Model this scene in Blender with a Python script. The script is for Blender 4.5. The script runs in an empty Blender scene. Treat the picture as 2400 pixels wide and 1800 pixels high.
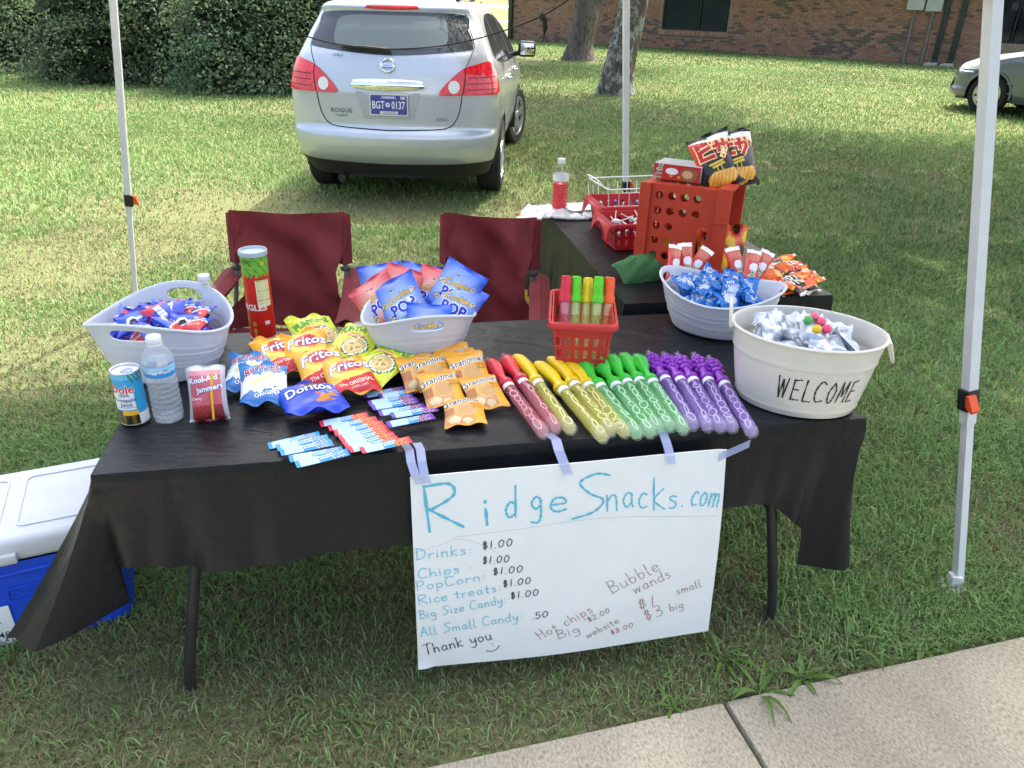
import bpy, bmesh, math, random
import numpy as np
from mathutils import Vector, Matrix
from mathutils.geometry import tessellate_polygon

# ------------------------------------------------------------------ camera, sky, sun, exposure
R = math.radians
scene = bpy.context.scene
COL = scene.collection
FPX, PITCH, CAMH, ROLL = 1779.9, 0.4704, 1.678, 0.027      # focal length in pixels of a 2400 wide picture
cam_d = bpy.data.cameras.new('camera')
cam = bpy.data.objects.new('camera', cam_d)
COL.objects.link(cam)
cam_d.sensor_width = 36.0
cam_d.lens = 36.0 * FPX / 2400.0
cam_d.clip_start = 0.05
cam_d.clip_end = 2000.0
_c, _s, _cr, _sr = math.cos(PITCH), math.sin(PITCH), math.cos(ROLL), math.sin(ROLL)
_Fw = Vector((0, _c, -_s)); _U0 = Vector((0, _s, _c)); _R0 = Vector((1, 0, 0))
_Rv = _R0 * _cr + _U0 * _sr; _Uv = _U0 * _cr - _R0 * _sr
cam.matrix_world = Matrix(((_Rv.x, _Uv.x, -_Fw.x, 0), (_Rv.y, _Uv.y, -_Fw.y, 0), (_Rv.z, _Uv.z, -_Fw.z, CAMH), (0, 0, 0, 1)))
scene.camera = cam

SUN_EL, SUN_AZ = R(58), R(32)          # azimuth measured from +Y towards +X: the sun stands behind the hedge, to the right
world = bpy.data.worlds.new('World'); scene.world = world; world.use_nodes = True
_nt = world.node_tree; _bg = _nt.nodes['Background']
_sky = _nt.nodes.new('ShaderNodeTexSky'); _sky.sky_type = 'NISHITA'; _sky.sun_disc = False
_sky.sun_elevation = SUN_EL; _sky.sun_rotation = SUN_AZ; _sky.air_density = 1.4; _sky.dust_density = 9.0; _sky.ozone_density = 1.0
_nt.links.new(_sky.outputs[0], _bg.inputs[0]); _bg.inputs[1].default_value = 0.15
sun_d = bpy.data.lights.new('sun', 'SUN'); sun_d.energy = 2.0; sun_d.angle = R(0.6); sun_d.color = (1.0, 0.95, 0.86)
sun = bpy.data.objects.new('sun', sun_d); COL.objects.link(sun)
_sd = Vector((math.sin(SUN_AZ) * math.cos(SUN_EL), math.cos(SUN_AZ) * math.cos(SUN_EL), math.sin(SUN_EL)))
sun.rotation_euler = _sd.to_track_quat('Z', 'Y').to_euler()
sun.location = (6, 10, 14)
vs = scene.view_settings
vs.view_transform = 'Standard'; vs.look = 'None'; vs.gamma = 1.0; vs.use_curve_mapping = False
vs.exposure = 1.97
scene.render.resolution_x, scene.render.resolution_y = 1024, 768

random.seed(7); rng = np.random.default_rng(11)

# ------------------------------------------------------------------ layout helpers
def at(x, y, z):
    """world point at height z under a point of the 2212 x 1659 working view"""
    k = 2400 / 2212
    a, b = (x * k - 1200) / FPX, (y * k - 900) / FPX
    u, v = a * _cr + b * _sr, -a * _sr + b * _cr
    fw, dn = _c - v * _s, _s + v * _c
    Y = (CAMH - z) * fw / dn
    return Vector((u * Y / fw, Y, z))
TX0, TY0, TANG, TL, TD = -0.9003, 1.355, 0.189, 1.84, 0.755
TE = Vector((math.cos(TANG), math.sin(TANG), 0)); TN = Vector((-math.sin(TANG), math.cos(TANG), 0))
TZ = 0.745                                  # height of the cloth on the tables
def tp(a, b, z=TZ): return Vector((TX0, TY0, 0)) + TE * a + TN * b + Vector((0, 0, z))

def lin(h):
    h = h.lstrip('#'); out = []
    for i in (0, 2, 4):
        c = int(h[i:i + 2], 16) / 255
        out.append(c / 12.92 if c <= 0.04045 else ((c + 0.055) / 1.055) ** 2.4)
    return tuple(out)

# ------------------------------------------------------------------ materials
MATS = {}
def mat(name, col=(.5, .5, .5), rough=.5, metal=0, spec=.5, alpha=1, noise=0, nscale=20, bump=0, bscale=60, attr=False,
        trans=0, ior=1.45, coat=0, transl=0, emit=None):
    if name in MATS: return MATS[name]
    if isinstance(col, str): col = lin(col)
    m = bpy.data.materials.new(name); m.use_nodes = True; nt = m.node_tree; b = nt.nodes['Principled BSDF']
    b.inputs['Base Color'].default_value = (*col, 1); b.inputs['Roughness'].default_value = rough
    b.inputs['Metallic'].default_value = metal; b.inputs['Specular IOR Level'].default_value = spec
    b.inputs['Alpha'].default_value = alpha; b.inputs['Transmission Weight'].default_value = trans
    b.inputs['IOR'].default_value = ior; b.inputs['Coat Weight'].default_value = coat; b.inputs['Coat Roughness'].default_value = .05
    src = None
    if attr:
        a = nt.nodes.new('ShaderNodeAttribute'); a.attribute_name = 'Col'; src = a.outputs['Color']
    tc = nt.nodes.new('ShaderNodeTexCoord')
    if noise:
        n = nt.nodes.new('ShaderNodeTexNoise'); n.inputs['Scale'].default_value = nscale; n.inputs['Detail'].default_value = 5
        nt.links.new(tc.outputs['Object'], n.inputs['Vector'])
        mr = nt.nodes.new('ShaderNodeMapRange'); mr.inputs['From Min'].default_value = .3; mr.inputs['From Max'].default_value = .7
        mr.inputs['To Min'].default_value = 1 - noise; mr.inputs['To Max'].default_value = 1 + noise
        nt.links.new(n.outputs['Fac'], mr.inputs['Value'])
        mx = nt.nodes.new('ShaderNodeMix'); mx.data_type = 'RGBA'; mx.blend_type = 'MULTIPLY'; mx.inputs[0].default_value = 1
        if src is not None: nt.links.new(src, mx.inputs[6])
        else: mx.inputs[6].default_value = (*col, 1)
        nt.links.new(mr.outputs[0], mx.inputs[7]); src = mx.outputs[2]
    if src is not None: nt.links.new(src, b.inputs['Base Color'])
    if bump:
        n2 = nt.nodes.new('ShaderNodeTexNoise'); n2.inputs['Scale'].default_value = bscale; n2.inputs['Detail'].default_value = 4
        nt.links.new(tc.outputs['Object'], n2.inputs['Vector'])
        bp = nt.nodes.new('ShaderNodeBump'); bp.inputs['Strength'].default_value = bump; bp.inputs['Distance'].default_value = .01
        nt.links.new(n2.outputs['Fac'], bp.inputs['Height']); nt.links.new(bp.outputs[0], b.inputs['Normal'])
    if transl:
        out = nt.nodes['Material Output']; tr = nt.nodes.new('ShaderNodeBsdfTranslucent'); ms = nt.nodes.new('ShaderNodeMixShader')
        ms.inputs[0].default_value = transl
        if src is not None: nt.links.new(src, tr.inputs['Color'])
        else: tr.inputs['Color'].default_value = (*col, 1)
        nt.links.new(b.outputs[0], ms.inputs[1]); nt.links.new(tr.outputs[0], ms.inputs[2]); nt.links.new(ms.outputs[0], out.inputs['Surface'])
    MATS[name] = m
    return m

# ------------------------------------------------------------------ mesh helpers
class MB:
    def __init__(s): s.v = []; s.f = []; s.m = []; s.c = []
    def add(s, vf, mi=0, col=None, T=None):
        v, f = vf[0], vf[1]; o = len(s.v)
        s.v += [tuple(T @ Vector(p)) for p in v] if T is not None else [tuple(p) for p in v]
        s.f += [tuple(i + o for i in q) for q in f]
        s.m += [mi] * len(f)
        if col is None: s.c += [(1, 1, 1)] * len(f)
        elif isinstance(col, list): s.c += col
        else: s.c += [col] * len(f)
        return s
    def mesh(s, name, mats, smooth=True, angle=35, colattr=False):
        me = bpy.data.meshes.new(name); me.from_pydata(s.v, [], s.f)
        for m in (mats if isinstance(mats, (list, tuple)) else [mats]): me.materials.append(m)
        me.polygons.foreach_set('material_index', s.m)
        me.polygons.foreach_set('use_smooth', [bool(smooth)] * len(s.f))
        if colattr:
            ca = me.color_attributes.new('Col', 'FLOAT_COLOR', 'CORNER')
            cnt = [len(q) for q in s.f]
            arr = np.repeat(np.array([(*c, 1) for c in s.c], dtype=np.float32), cnt, axis=0)
            ca.data.foreach_set('color', arr.ravel())
        me.update()
        if smooth and angle < 180: me.set_sharp_from_angle(angle=R(angle))
        return me
    def build(s, name, mats, parent=None, **k):
        return link(name, s.mesh(name, mats, **k), parent)

def link(name, me, parent=None):
    o = bpy.data.objects.new(name, me); COL.objects.link(o)
    if parent is not None: o.parent = parent
    return o
def empty(name, loc=(0, 0, 0), rz=0):
    o = bpy.data.objects.new(name, None); COL.objects.link(o); o.location = loc; o.rotation_euler = (0, 0, rz); o.empty_display_size = .05
    return o
def tag(o, label, cat, group=None, kind=None):
    if label: o['label'] = label
    if cat: o['category'] = cat
    if group: o['group'] = group
    if kind: o['kind'] = kind
    return o
def copy_tree(o, parent=None):
    c = o.copy(); COL.objects.link(c); c.parent = parent
    for ch in list(o.children): copy_tree(ch, c)
    return c

def box(cx, cy, cz, sx, sy, sz, bev=0, seg=2):
    bm = bmesh.new(); bmesh.ops.create_cube(bm, size=1)
    bmesh.ops.scale(bm, vec=(sx, sy, sz), verts=bm.verts)
    if bev: bmesh.ops.bevel(bm, geom=bm.edges[:], offset=bev, segments=seg, affect='EDGES', profile=.5)
    bmesh.ops.translate(bm, vec=(cx, cy, cz), verts=bm.verts)
    bm.verts.index_update()
    r = ([tuple(v.co) for v in bm.verts], [tuple(v.index for v in f.verts) for f in bm.faces]); bm.free()
    return r
def spline(pts, n=8):
    P = [Vector(p) for p in pts]; out = []
    for i in range(len(P) - 1):
        a, b, c, d = P[max(i - 1, 0)], P[i], P[i + 1], P[min(i + 2, len(P) - 1)]
        for k in range(n):
            t = k / n; t2, t3 = t * t, t * t * t
            out.append(.5 * ((2 * b) + (c - a) * t + (2 * a - 5 * b + 4 * c - d) * t2 + (3 * b - a - 3 * c + d) * t3))
    out.append(P[-1]); return out
def tube(pts, r, n=10, cap=True):
    P = [Vector(p) for p in pts]; rs = r if isinstance(r, (list, tuple)) else [r] * len(P)
    v = []; f = []; nrm = None
    for i, p in enumerate(P):
        d = (P[min(i + 1, len(P) - 1)] - P[max(i - 1, 0)]).normalized()
        if nrm is None: nrm = d.orthogonal().normalized()
        nrm = (nrm - d * nrm.dot(d)); nrm = nrm.normalized() if nrm.length > 1e-6 else d.orthogonal().normalized()
        bi = d.cross(nrm)
        for k in range(n):
            a = 2 * math.pi * k / n
            v.append(p + (nrm * math.cos(a) + bi * math.sin(a)) * rs[i])
    for i in range(len(P) - 1):
        for k in range(n):
            f.append((i * n + k, i * n + (k + 1) % n, (i + 1) * n + (k + 1) % n, (i + 1) * n + k))
    if cap: f.append(tuple(range(n - 1, -1, -1))); f.append(tuple(range((len(P) - 1) * n, len(P) * n)))
    return v, f
def lathe(prof, n=28, cap0=True, cap1=True, wob=None):
    v = []; f = []
    for (r, z) in prof:
        for k in range(n):
            a = 2 * math.pi * k / n; q = r * (1 + (wob(a, z) if wob else 0))
            v.append((q * math.cos(a), q * math.sin(a), z))
    for i in range(len(prof) - 1):
        for k in range(n):
            f.append((i * n + k, i * n + (k + 1) % n, (i + 1) * n + (k + 1) % n, (i + 1) * n + k))
    if cap0: f.append(tuple(range(n - 1, -1, -1)))
    if cap1: f.append(tuple(range((len(prof) - 1) * n, len(prof) * n)))
    return v, f
def grid(nu, nv, fn, closeu=False):
    """fn(i/nu, j/nv) -> point"""
    v = [fn(i / nu, j / nv) for j in range(nv + 1) for i in range(nu + (0 if closeu else 1))]
    w = nu if closeu else nu + 1
    f = [(j * w + i, j * w + (i + 1) % w, (j + 1) * w + (i + 1) % w, (j + 1) * w + i) for j in range(nv) for i in range(nu)]
    return v, f
def fan(outline, mapfn, rings=5):
    """star-shaped outline in 2-D filled with rings, each vertex mapped onto a surface"""
    n = len(outline); cx = sum(p[0] for p in outline) / n; cy = sum(p[1] for p in outline) / n
    v = [mapfn(cx, cy)]; f = []
    for k in range(1, rings + 1):
        t = k / rings
        for p in outline: v.append(mapfn(cx + (p[0] - cx) * t, cy + (p[1] - cy) * t))
    for i in range(n): f.append((0, 1 + i, 1 + (i + 1) % n))
    for k in range(rings - 1):
        a, b = 1 + k * n, 1 + (k + 1) * n
        for i in range(n): f.append((a + i, b + i, b + (i + 1) % n, a + (i + 1) % n))
    return v, f
def smooth2(pts, n=6, closed=True):
    P = [Vector((p[0], p[1], 0)) for p in pts]
    if closed: P = [P[-1]] + P + [P[0], P[1]]
    s = spline(P, n)
    if closed: s = s[n:-n]; s = s[:len(pts) * n]
    return [(p.x, p.y) for p in s]
def ell(cx, cy, rx, ry, n=20, a0=0): return [(cx + rx * math.cos(a0 + 2 * math.pi * k / n), cy + ry * math.sin(a0 + 2 * math.pi * k / n)) for k in range(n)]
def panel(outer, holes, th, T=None):
    """flat plate with holes, thickness th along +z"""
    loops = [outer] + holes
    fl = [p for l in loops for p in l]
    tri = tessellate_polygon([[Vector((p[0], p[1], 0)) for p in l] for l in loops])
    n = len(fl); v = [(p[0], p[1], 0) for p in fl] + [(p[0], p[1], th) for p in fl]; f = []
    for t in tri:
        a, b, c = [Vector(v[i]) for i in t]
        t = tuple(t) if (b - a).cross(c - a).z > 0 else tuple(reversed(t))
        f.append(tuple(reversed(t))); f.append(tuple(i + n for i in t))
    o = 0
    for l in loops:
        m = len(l)
        for i in range(m): j = (i + 1) % m; f.append((o + i, o + j, o + j + n, o + i + n))
        o += m
    if T is not None: v = [tuple(T @ Vector(p)) for p in v]
    return v, f
def rrect(cx, cy, w, h, r, k=4):
    out = []
    for (sx, sy, a0) in ((1, 1, 0), (-1, 1, 90), (-1, -1, 180), (1, -1, 270)):
        for i in range(k + 1):
            a = R(a0 + 90 * i / k); out.append((cx + sx * (w / 2 - r) + r * math.cos(a), cy + sy * (h / 2 - r) + r * math.sin(a)))
    return out
def frame(origin, x, y, z=None):
    x = Vector(x).normalized(); z0 = x.cross(Vector(y)).normalized() if z is None else Vector(z).normalized(); y = z0.cross(x)
    o = Vector(origin)
    return Matrix(((x.x, y.x, z0.x, o.x), (x.y, y.y, z0.y, o.y), (x.z, y.z, z0.z, o.z), (0, 0, 0, 1)))
def fast_mesh(name, verts, faces_flat, sizes, cols, mtl):
    me = bpy.data.meshes.new(name); nv = len(verts); nf = len(sizes)
    me.vertices.add(nv); me.loops.add(len(faces_flat)); me.polygons.add(nf)
    me.vertices.foreach_set('co', verts.astype(np.float32).ravel())
    me.loops.foreach_set('vertex_index', faces_flat.astype(np.int32))
    st = np.zeros(nf, np.int32); st[1:] = np.cumsum(sizes)[:-1]
    me.polygons.foreach_set('loop_start', st)
    me.update(calc_edges=True)
    ca = me.color_attributes.new('Col', 'FLOAT_COLOR', 'POINT')
    ca.data.foreach_set('color', np.c_[cols, np.ones(nv)].astype(np.float32).ravel())
    me.materials.append(mtl); me.validate(); return me
def vnoise(x, y, seed=0):
    """smooth value noise in numpy"""
    xi, yi = np.floor(x).astype(np.int64), np.floor(y).astype(np.int64); fx, fy = x - xi, y - yi
    fx, fy = fx * fx * (3 - 2 * fx), fy * fy * (3 - 2 * fy)
    def hsh(a, b):
        h = (a * 374761393 + b * 668265263 + seed * 974711) & 0x7fffffff
        h = ((h ^ (h >> 13)) * 1274126177) & 0x7fffffff
        return ((h ^ (h >> 16)) & 0xffff) / 65535.0
    return (hsh(xi, yi) * (1 - fx) + hsh(xi + 1, yi) * fx) * (1 - fy) + (hsh(xi, yi + 1) * (1 - fx) + hsh(xi + 1, yi + 1) * fx) * fy

# ------------------------------------------------------------------ lettering
_tc = {}
def text2d(body, size=1.0, bold=0.0, shear=0.0, space=1.0):
    """built-in font, centred on its own box -> (verts2d, faces)"""
    key = (body, bold, shear, space)
    if key not in _tc:
        cu = bpy.data.curves.new('lettering', 'FONT'); cu.body = body; cu.size = 1; cu.resolution_u = 2; cu.offset = bold; cu.shear = shear; cu.space_character = space
        ob = bpy.data.objects.new('lettering', cu); COL.objects.link(ob)
        dg = bpy.context.evaluated_depsgraph_get(); me = ob.evaluated_get(dg).to_mesh()
        v = [(p.co.x, p.co.y) for p in me.vertices]; f = [tuple(q.vertices) for q in me.polygons]
        bpy.data.objects.remove(ob); bpy.data.curves.remove(cu)
        if v:
            x0, x1 = min(p[0] for p in v), max(p[0] for p in v)
            v = [(p[0] - (x0 + x1) / 2, p[1] - .35) for p in v]
        _tc[key] = (v, f)
    v, f = _tc[key]
    return [(x * size, y * size) for x, y in v], f
STK = {
 'R': (.6, '0,0 0,1|0,1 .4,.98 .45,.72 .1,.5 .05,.48 .55,0'), 'i': (.18, '.05,0 .05,.5|.05,.66 .06,.7'), 'd': (.5, '.4,.95 .4,0|.38,.4 .2,.48 .02,.25 .15,.02 .38,.12'),
 'g': (.5, '.38,.4 .2,.5 .03,.3 .18,.1 .36,.2|.38,.42 .4,-.1 .3,-.35 0,-.32'), 'e': (.45, '.02,.26 .36,.3 .3,.48 .1,.46 .02,.2 .15,.02 .4,.08'), 'S': (.6, '.6,.92 .4,1 .15,.85 .3,.55 .5,.35 .35,.1 .0,0'),
 'n': (.45, '.03,.48 .05,0|.05,.3 .2,.46 .32,.4 .36,0'), 'a': (.48, '.36,.4 .2,.48 .03,.25 .15,.02 .34,.15|.36,.45 .37,.1 .44,0'), 'c': (.42, '.36,.42 .2,.48 .04,.25 .15,.02 .38,.06'),
 'k': (.45, '.04,0 .04,.9|.36,.55 .05,.28 .4,0'), 's': (.38, '.3,.44 .12,.48 .06,.36 .28,.2 .22,.02 .02,.03'), '.': (.18, '.06,.0 .08,.03'), 'o': (.46, '.2,.48 .04,.28 .15,.02 .34,.1 .38,.35 .2,.48'),
 'm': (.65, '.03,.46 .04,0|.04,.3 .18,.45 .28,.4 .3,0|.3,.3 .42,.45 .53,.38 .56,0'), 'D': (.6, '.05,0 .05,1|-.03,1 .3,.95 .52,.6 .4,.15 -.03,0'), 'r': (.36, '.04,.46 .05,0|.05,.28 .18,.44 .32,.42'),
 'K': (.5, '.04,0 .04,.9|.42,.9 .06,.42 .45,0'), ':': (.22, '.1,.1 .11,.13|.1,.42 .11,.45'), '$': (.4, '.3,.75 .1,.8 .06,.6 .3,.4 .24,.18 .02,.22|.12,.98 .1,0|.22,.98 .2,0'), '1': (.25, '.08,.0 .16,1'),
 '0': (.5, '.24,.95 .05,.55 .12,.05 .34,.2 .42,.7 .24,.95'), 'C': (.55, '.5,.88 .25,1 .02,.55 .12,.05 .5,.1'), 'h': (.46, '.04,0 .05,.9|.05,.3 .2,.46 .32,.4 .36,0'), 'p': (.46, '.05,.48 .04,-.35|.05,.35 .22,.48 .38,.3 .25,.05 .05,.1'),
 'P': (.5, '.05,0 .06,1|.0,.95 .35,.98 .44,.72 .3,.5 .06,.48'), 't': (.36, '.16,.8 .15,.1 .28,0|0,.5 .32,.5'), 'B': (.55, '.04,0 .06,1|0,.98 .36,.92 .36,.62 .1,.52|.1,.52 .44,.42 .44,.1 .0,0'), 'z': (.4, '.04,.45 .32,.45|.32,.45 .03,.02|.03,.02 .36,.02'),
 'y': (.45, '.04,.48 .1,.15 .28,.15 .36,.3|.38,.48 .36,-.1 .2,-.35 .0,-.3'), 'A': (.6, '0,0 .28,1|.28,1 .52,0|.1,.38 .45,.38'), 'l': (.24, '.06,.95 .06,.05 .2,0'), '5': (.42, '.36,.95 .1,.95|.1,.95 .08,.55 .3,.58 .36,.3 .2,.02 .0,.1'),
 'T': (.55, '0,.95 .6,1|.3,.97 .24,0'), 'u': (.46, '.04,.48 .06,.1 .2,.02 .34,.15|.36,.48 .37,.08 .44,0'), 'H': (.55, '.05,0 .05,1|.45,0 .45,1|.05,.5 .45,.5'), '2': (.45, '.05,.78 .2,.98 .38,.8 .3,.45 .02,.0 .4,.03'),
 'w': (.6, '.03,.46 .1,.02|.1,.02 .26,.4|.26,.4 .38,.02|.38,.02 .52,.48'), 'b': (.46, '.05,.95 .05,.02|.05,.35 .22,.48 .38,.28 .25,.03 .05,.06'), '8': (.45, '.36,.85 .18,.98 .08,.78 .34,.3 .2,.0 .05,.2 .34,.75 .36,.85'), '3': (.45, '.04,.92 .3,.95 .34,.68 .12,.52|.12,.52 .38,.4 .32,.05 .02,.02'),
 'W': (.62, '0,1 .05,.0|.05,.0 .26,.88|.26,.88 .3,.02|.3,.02 .52,.96'), 'E': (.52, '.42,.98 .04,.92|.08,.95 0,0|0,0 .4,.02|.06,.5 .36,.5'), 'L': (.46, '.08,1 0,0|0,0 .4,0'), 'O': (.55, '.3,.95 .08,.5 .16,.02 .36,.1 .46,.6 .3,.95'), 'M': (.62, '0,0 .14,.98|.14,.98 .26,.3|.26,.3 .5,1|.5,1 .5,0'),
 ')': (.9, '0,.3 .25,.05 .6,.08 .9,.4'), ' ': (.3, ''), 'I': (.2, '.08,0 .08,1'),
 'v': (.42, '.03,.46 .16,.02|.16,.02 .36,.48'),
}
def stroke2d(txt, size, wid, x0=0, y0=0, ang=0, jit=0, spc=1.0, fit=None):
    """single-line lettering as flat ribbons -> (verts2d, faces)"""
    adv = 0; ln = []
    for ch in txt:
        w, st = STK[ch]
        for s_ in st.split('|'):
            if s_: ln.append([(adv + float(p.split(',')[0]), float(p.split(',')[1])) for p in s_.split()])
        adv += (w + .1) * spc
    k = size if fit is None else size
    kx = size if fit is None else fit / max(adv - .1, .01)
    v = []; f = []
    ca, sa = math.cos(ang), math.sin(ang)
    for l in ln:
        p = [Vector((q[0] * kx, q[1] * k, 0)) for q in l]
        p = spline(p, 5) if len(p) > 2 else [p[0].lerp(p[-1], t / 3) for t in range(4)]
        o = len(v)
        for i, q in enumerate(p):
            d = (p[min(i + 1, len(p) - 1)] - p[max(i - 1, 0)]); d = d.normalized() if d.length > 1e-9 else Vector((1, 0, 0))
            nn = Vector((-d.y, d.x, 0)); hw = wid * .5 * (.8 + .35 * math.sin(i * 1.7 + len(v)))
            for sg in (-1, 1):
                e = q + nn * hw * sg + (d * hw * .6 * (-1 if i == 0 else 1) if i in (0, len(p) - 1) else Vector())
                v.append((x0 + e.x * ca - e.y * sa, y0 + e.x * sa + e.y * ca))
        for i in range(len(p) - 1): a = o + 2 * i; f.append((a, a + 2, a + 3, a + 1))
    return v, f
class Print:
    """flat print laid over a surface; every layer lies a hair above the one below"""
    def __init__(s, mapfn, step=.0004): s.mb = MB(); s.map = mapfn; s.step = step; s.lay = 1
    def put(s, vf, col, dx=0, dy=0, ang=0, lay=None, sx=1, sy=1):
        if isinstance(col, str): col = lin(col)
        if lay is None: lay = s.lay; s.lay += 1
        ca, sa = math.cos(ang), math.sin(ang)
        vv = [s.map(dx + x * sx * ca - y * sy * sa, dy + x * sx * sa + y * sy * ca, s.step * lay) for x, y in vf[0]]
        s.mb.add((vv, vf[1]), 0, col); return s
    def poly(s, pts, col, rings=3, lay=None):
        if isinstance(col, str): col = lin(col)
        if lay is None: lay = s.lay; s.lay += 1
        s.mb.add(fan(pts, lambda x, y: s.map(x, y, s.step * lay), rings), 0, col); return s
    def build(s, name, parent, mtl=None):
        return s.mb.build(name, mtl or PRINT, parent, smooth=False, colattr=True)
PRINT = mat('printed_ink', rough=.45, attr=True)
# ================================================================== the setting
def ground_material():
    m = bpy.data.materials.new('lawn_soil'); m.use_nodes = True; nt = m.node_tree; b = nt.nodes['Principled BSDF']; b.inputs['Roughness'].default_value = 1; b.inputs['Specular IOR Level'].default_value = .1
    tc = nt.nodes.new('ShaderNodeTexCoord')
    def noise(sc, det=6):
        n = nt.nodes.new('ShaderNodeTexNoise'); n.inputs['Scale'].default_value = sc; n.inputs['Detail'].default_value = det; n.inputs['Roughness'].default_value = .65
        nt.links.new(tc.outputs['Object'], n.inputs['Vector']); return n.outputs['Fac']
    def ramp(fac, stops):
        r = nt.nodes.new('ShaderNodeValToRGB'); e = r.color_ramp.elements
        while len(e) < len(stops): e.new(.5)
        for q, (p, c) in zip(e, stops): q.position = p; q.color = (*c, 1)
        nt.links.new(fac, r.inputs[0]); return r.outputs[0]
    c1 = ramp(noise(55, 8), [(.3, (.08, .095, .04)), (.5, (.15, .17, .075)), (.7, (.23, .23, .12))])
    c2 = ramp(noise(38, 8), [(.3, (.08, .065, .033)), (.52, (.16, .135, .07)), (.72, (.25, .215, .125))])
    f = ramp(noise(.8, 4), [(.5, (0, 0, 0)), (.75, (.8, .8, .8))])
    mx = nt.nodes.new('ShaderNodeMix'); mx.data_type = 'RGBA'
    nt.links.new(f, mx.inputs[0]); nt.links.new(c1, mx.inputs[6]); nt.links.new(c2, mx.inputs[7])
    nt.links.new(mx.outputs[2], b.inputs['Base Color'])
    bp = nt.nodes.new('ShaderNodeBump'); bp.inputs['Strength'].default_value = .8; bp.inputs['Distance'].default_value = .02
    nt.links.new(noise(60, 6), bp.inputs['Height']); nt.links.new(bp.outputs[0], b.inputs['Normal'])
    return m
o = MB().add(([(-300, -6, 0), (300, -6, 0), (300, 600, 0), (-300, 600, 0)], [(0, 1, 2, 3)])).build('lawn_ground', ground_material())
o['kind'] = 'structure'

# ---- pavement of concrete slabs along the front of the lawn
def concrete():
    m = bpy.data.materials.new('aggregate_concrete'); m.use_nodes = True; nt = m.node_tree; b = nt.nodes['Principled BSDF']; b.inputs['Roughness'].default_value = .9; b.inputs['Specular IOR Level'].default_value = .2
    tc = nt.nodes.new('ShaderNodeTexCoord'); mp = nt.nodes.new('ShaderNodeMapping'); nt.links.new(tc.outputs['Object'], mp.inputs[0]); mp.inputs['Scale'].default_value = (1, .55, 1)
    def tex(t, sc, **k):
        n = nt.nodes.new(t); n.inputs['Scale'].default_value = sc
        for a, v in k.items(): n.inputs[a].default_value = v
        nt.links.new(mp.outputs[0], n.inputs['Vector']); return n
    n1 = tex('ShaderNodeTexNoise', 150, Detail=6, Roughness=.75); n2 = tex('ShaderNodeTexNoise', 3, Detail=4); v = tex('ShaderNodeTexVoronoi', 110)
    r = nt.nodes.new('ShaderNodeValToRGB'); e = r.color_ramp.elements
    e[0].position = .33; e[0].color = (.19, .165, .12, 1); e[1].position = .62; e[1].color = (.50, .46, .365, 1); q = e.new(.46); q.color = (.355, .325, .255, 1)
    nt.links.new(n1.outputs['Fac'], r.inputs[0])
    r2 = nt.nodes.new('ShaderNodeValToRGB'); r2.color_ramp.elements[0].position = .35; r2.color_ramp.elements[0].color = (.78, .77, .76, 1); r2.color_ramp.elements[1].position = .7; r2.color_ramp.elements[1].color = (1.1, 1.09, 1.06, 1)
    nt.links.new(n2.outputs['Fac'], r2.inputs[0])
    mx = nt.nodes.new('ShaderNodeMix'); mx.data_type = 'RGBA'; mx.blend_type = 'MULTIPLY'; mx.inputs[0].default_value = 1
    nt.links.new(r.outputs[0], mx.inputs[6]); nt.links.new(r2.outputs[0], mx.inputs[7])
    rv = nt.nodes.new('ShaderNodeValToRGB'); rv.color_ramp.elements[0].position = .0; rv.color_ramp.elements[0].color = (.55, .52, .5, 1); rv.color_ramp.elements[1].position = .28; rv.color_ramp.elements[1].color = (1, 1, 1, 1)
    nt.links.new(v.outputs['Distance'], rv.inputs[0])
    m2 = nt.nodes.new('ShaderNodeMix'); m2.data_type = 'RGBA'; m2.blend_type = 'MULTIPLY'; m2.inputs[0].default_value = .55
    nt.links.new(mx.outputs[2], m2.inputs[6]); nt.links.new(rv.outputs[0], m2.inputs[7])
    nt.links.new(m2.outputs[2], b.inputs['Base Color'])
    bp = nt.nodes.new('ShaderNodeBump'); bp.inputs['Strength'].default_value = .5; bp.inputs['Distance'].default_value = .004
    nt.links.new(n1.outputs['Fac'], bp.inputs['Height']); nt.links.new(bp.outputs[0], b.inputs['Normal'])
    return m
PV0 = Vector((-.14, 1.225, 0)); PVD = Vector((.963, .269, 0)).normalized(); PVN = Vector((PVD.y, -PVD.x, 0))
CONC = concrete()
pave = MB().add(box(0, -.75, -.02, 10.4, 1.46, .03)).build('pavement', mat('joint_dirt', (.06, .05, .035), 1, noise=.4, nscale=40)); pave['kind'] = 'structure'
pave.matrix_world = frame(PV0, PVD, -PVN)
slab_me = MB().add(box(0, -.75, -.03, 1.502, 1.5, .1, .006, 2)).mesh('slab', CONC)
for k in range(-3, 3):
    s = link('slab', slab_me, pave); s.location = (.757 + .757 + 1.514 * k, 0, -.0 - .002 * (k % 2))
for (nm, y0, y1, c) in (('driveway', 62, 70, (.5, .49, .46)), ('road', 150, 205, (.42, .42, .42))):
    o = MB().add(box(0, (y0 + y1) / 2, .01, 400, y1 - y0, .03)).build(nm, mat(nm + '_concrete', c, .9, noise=.15, nscale=2)); o['kind'] = 'structure'

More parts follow.
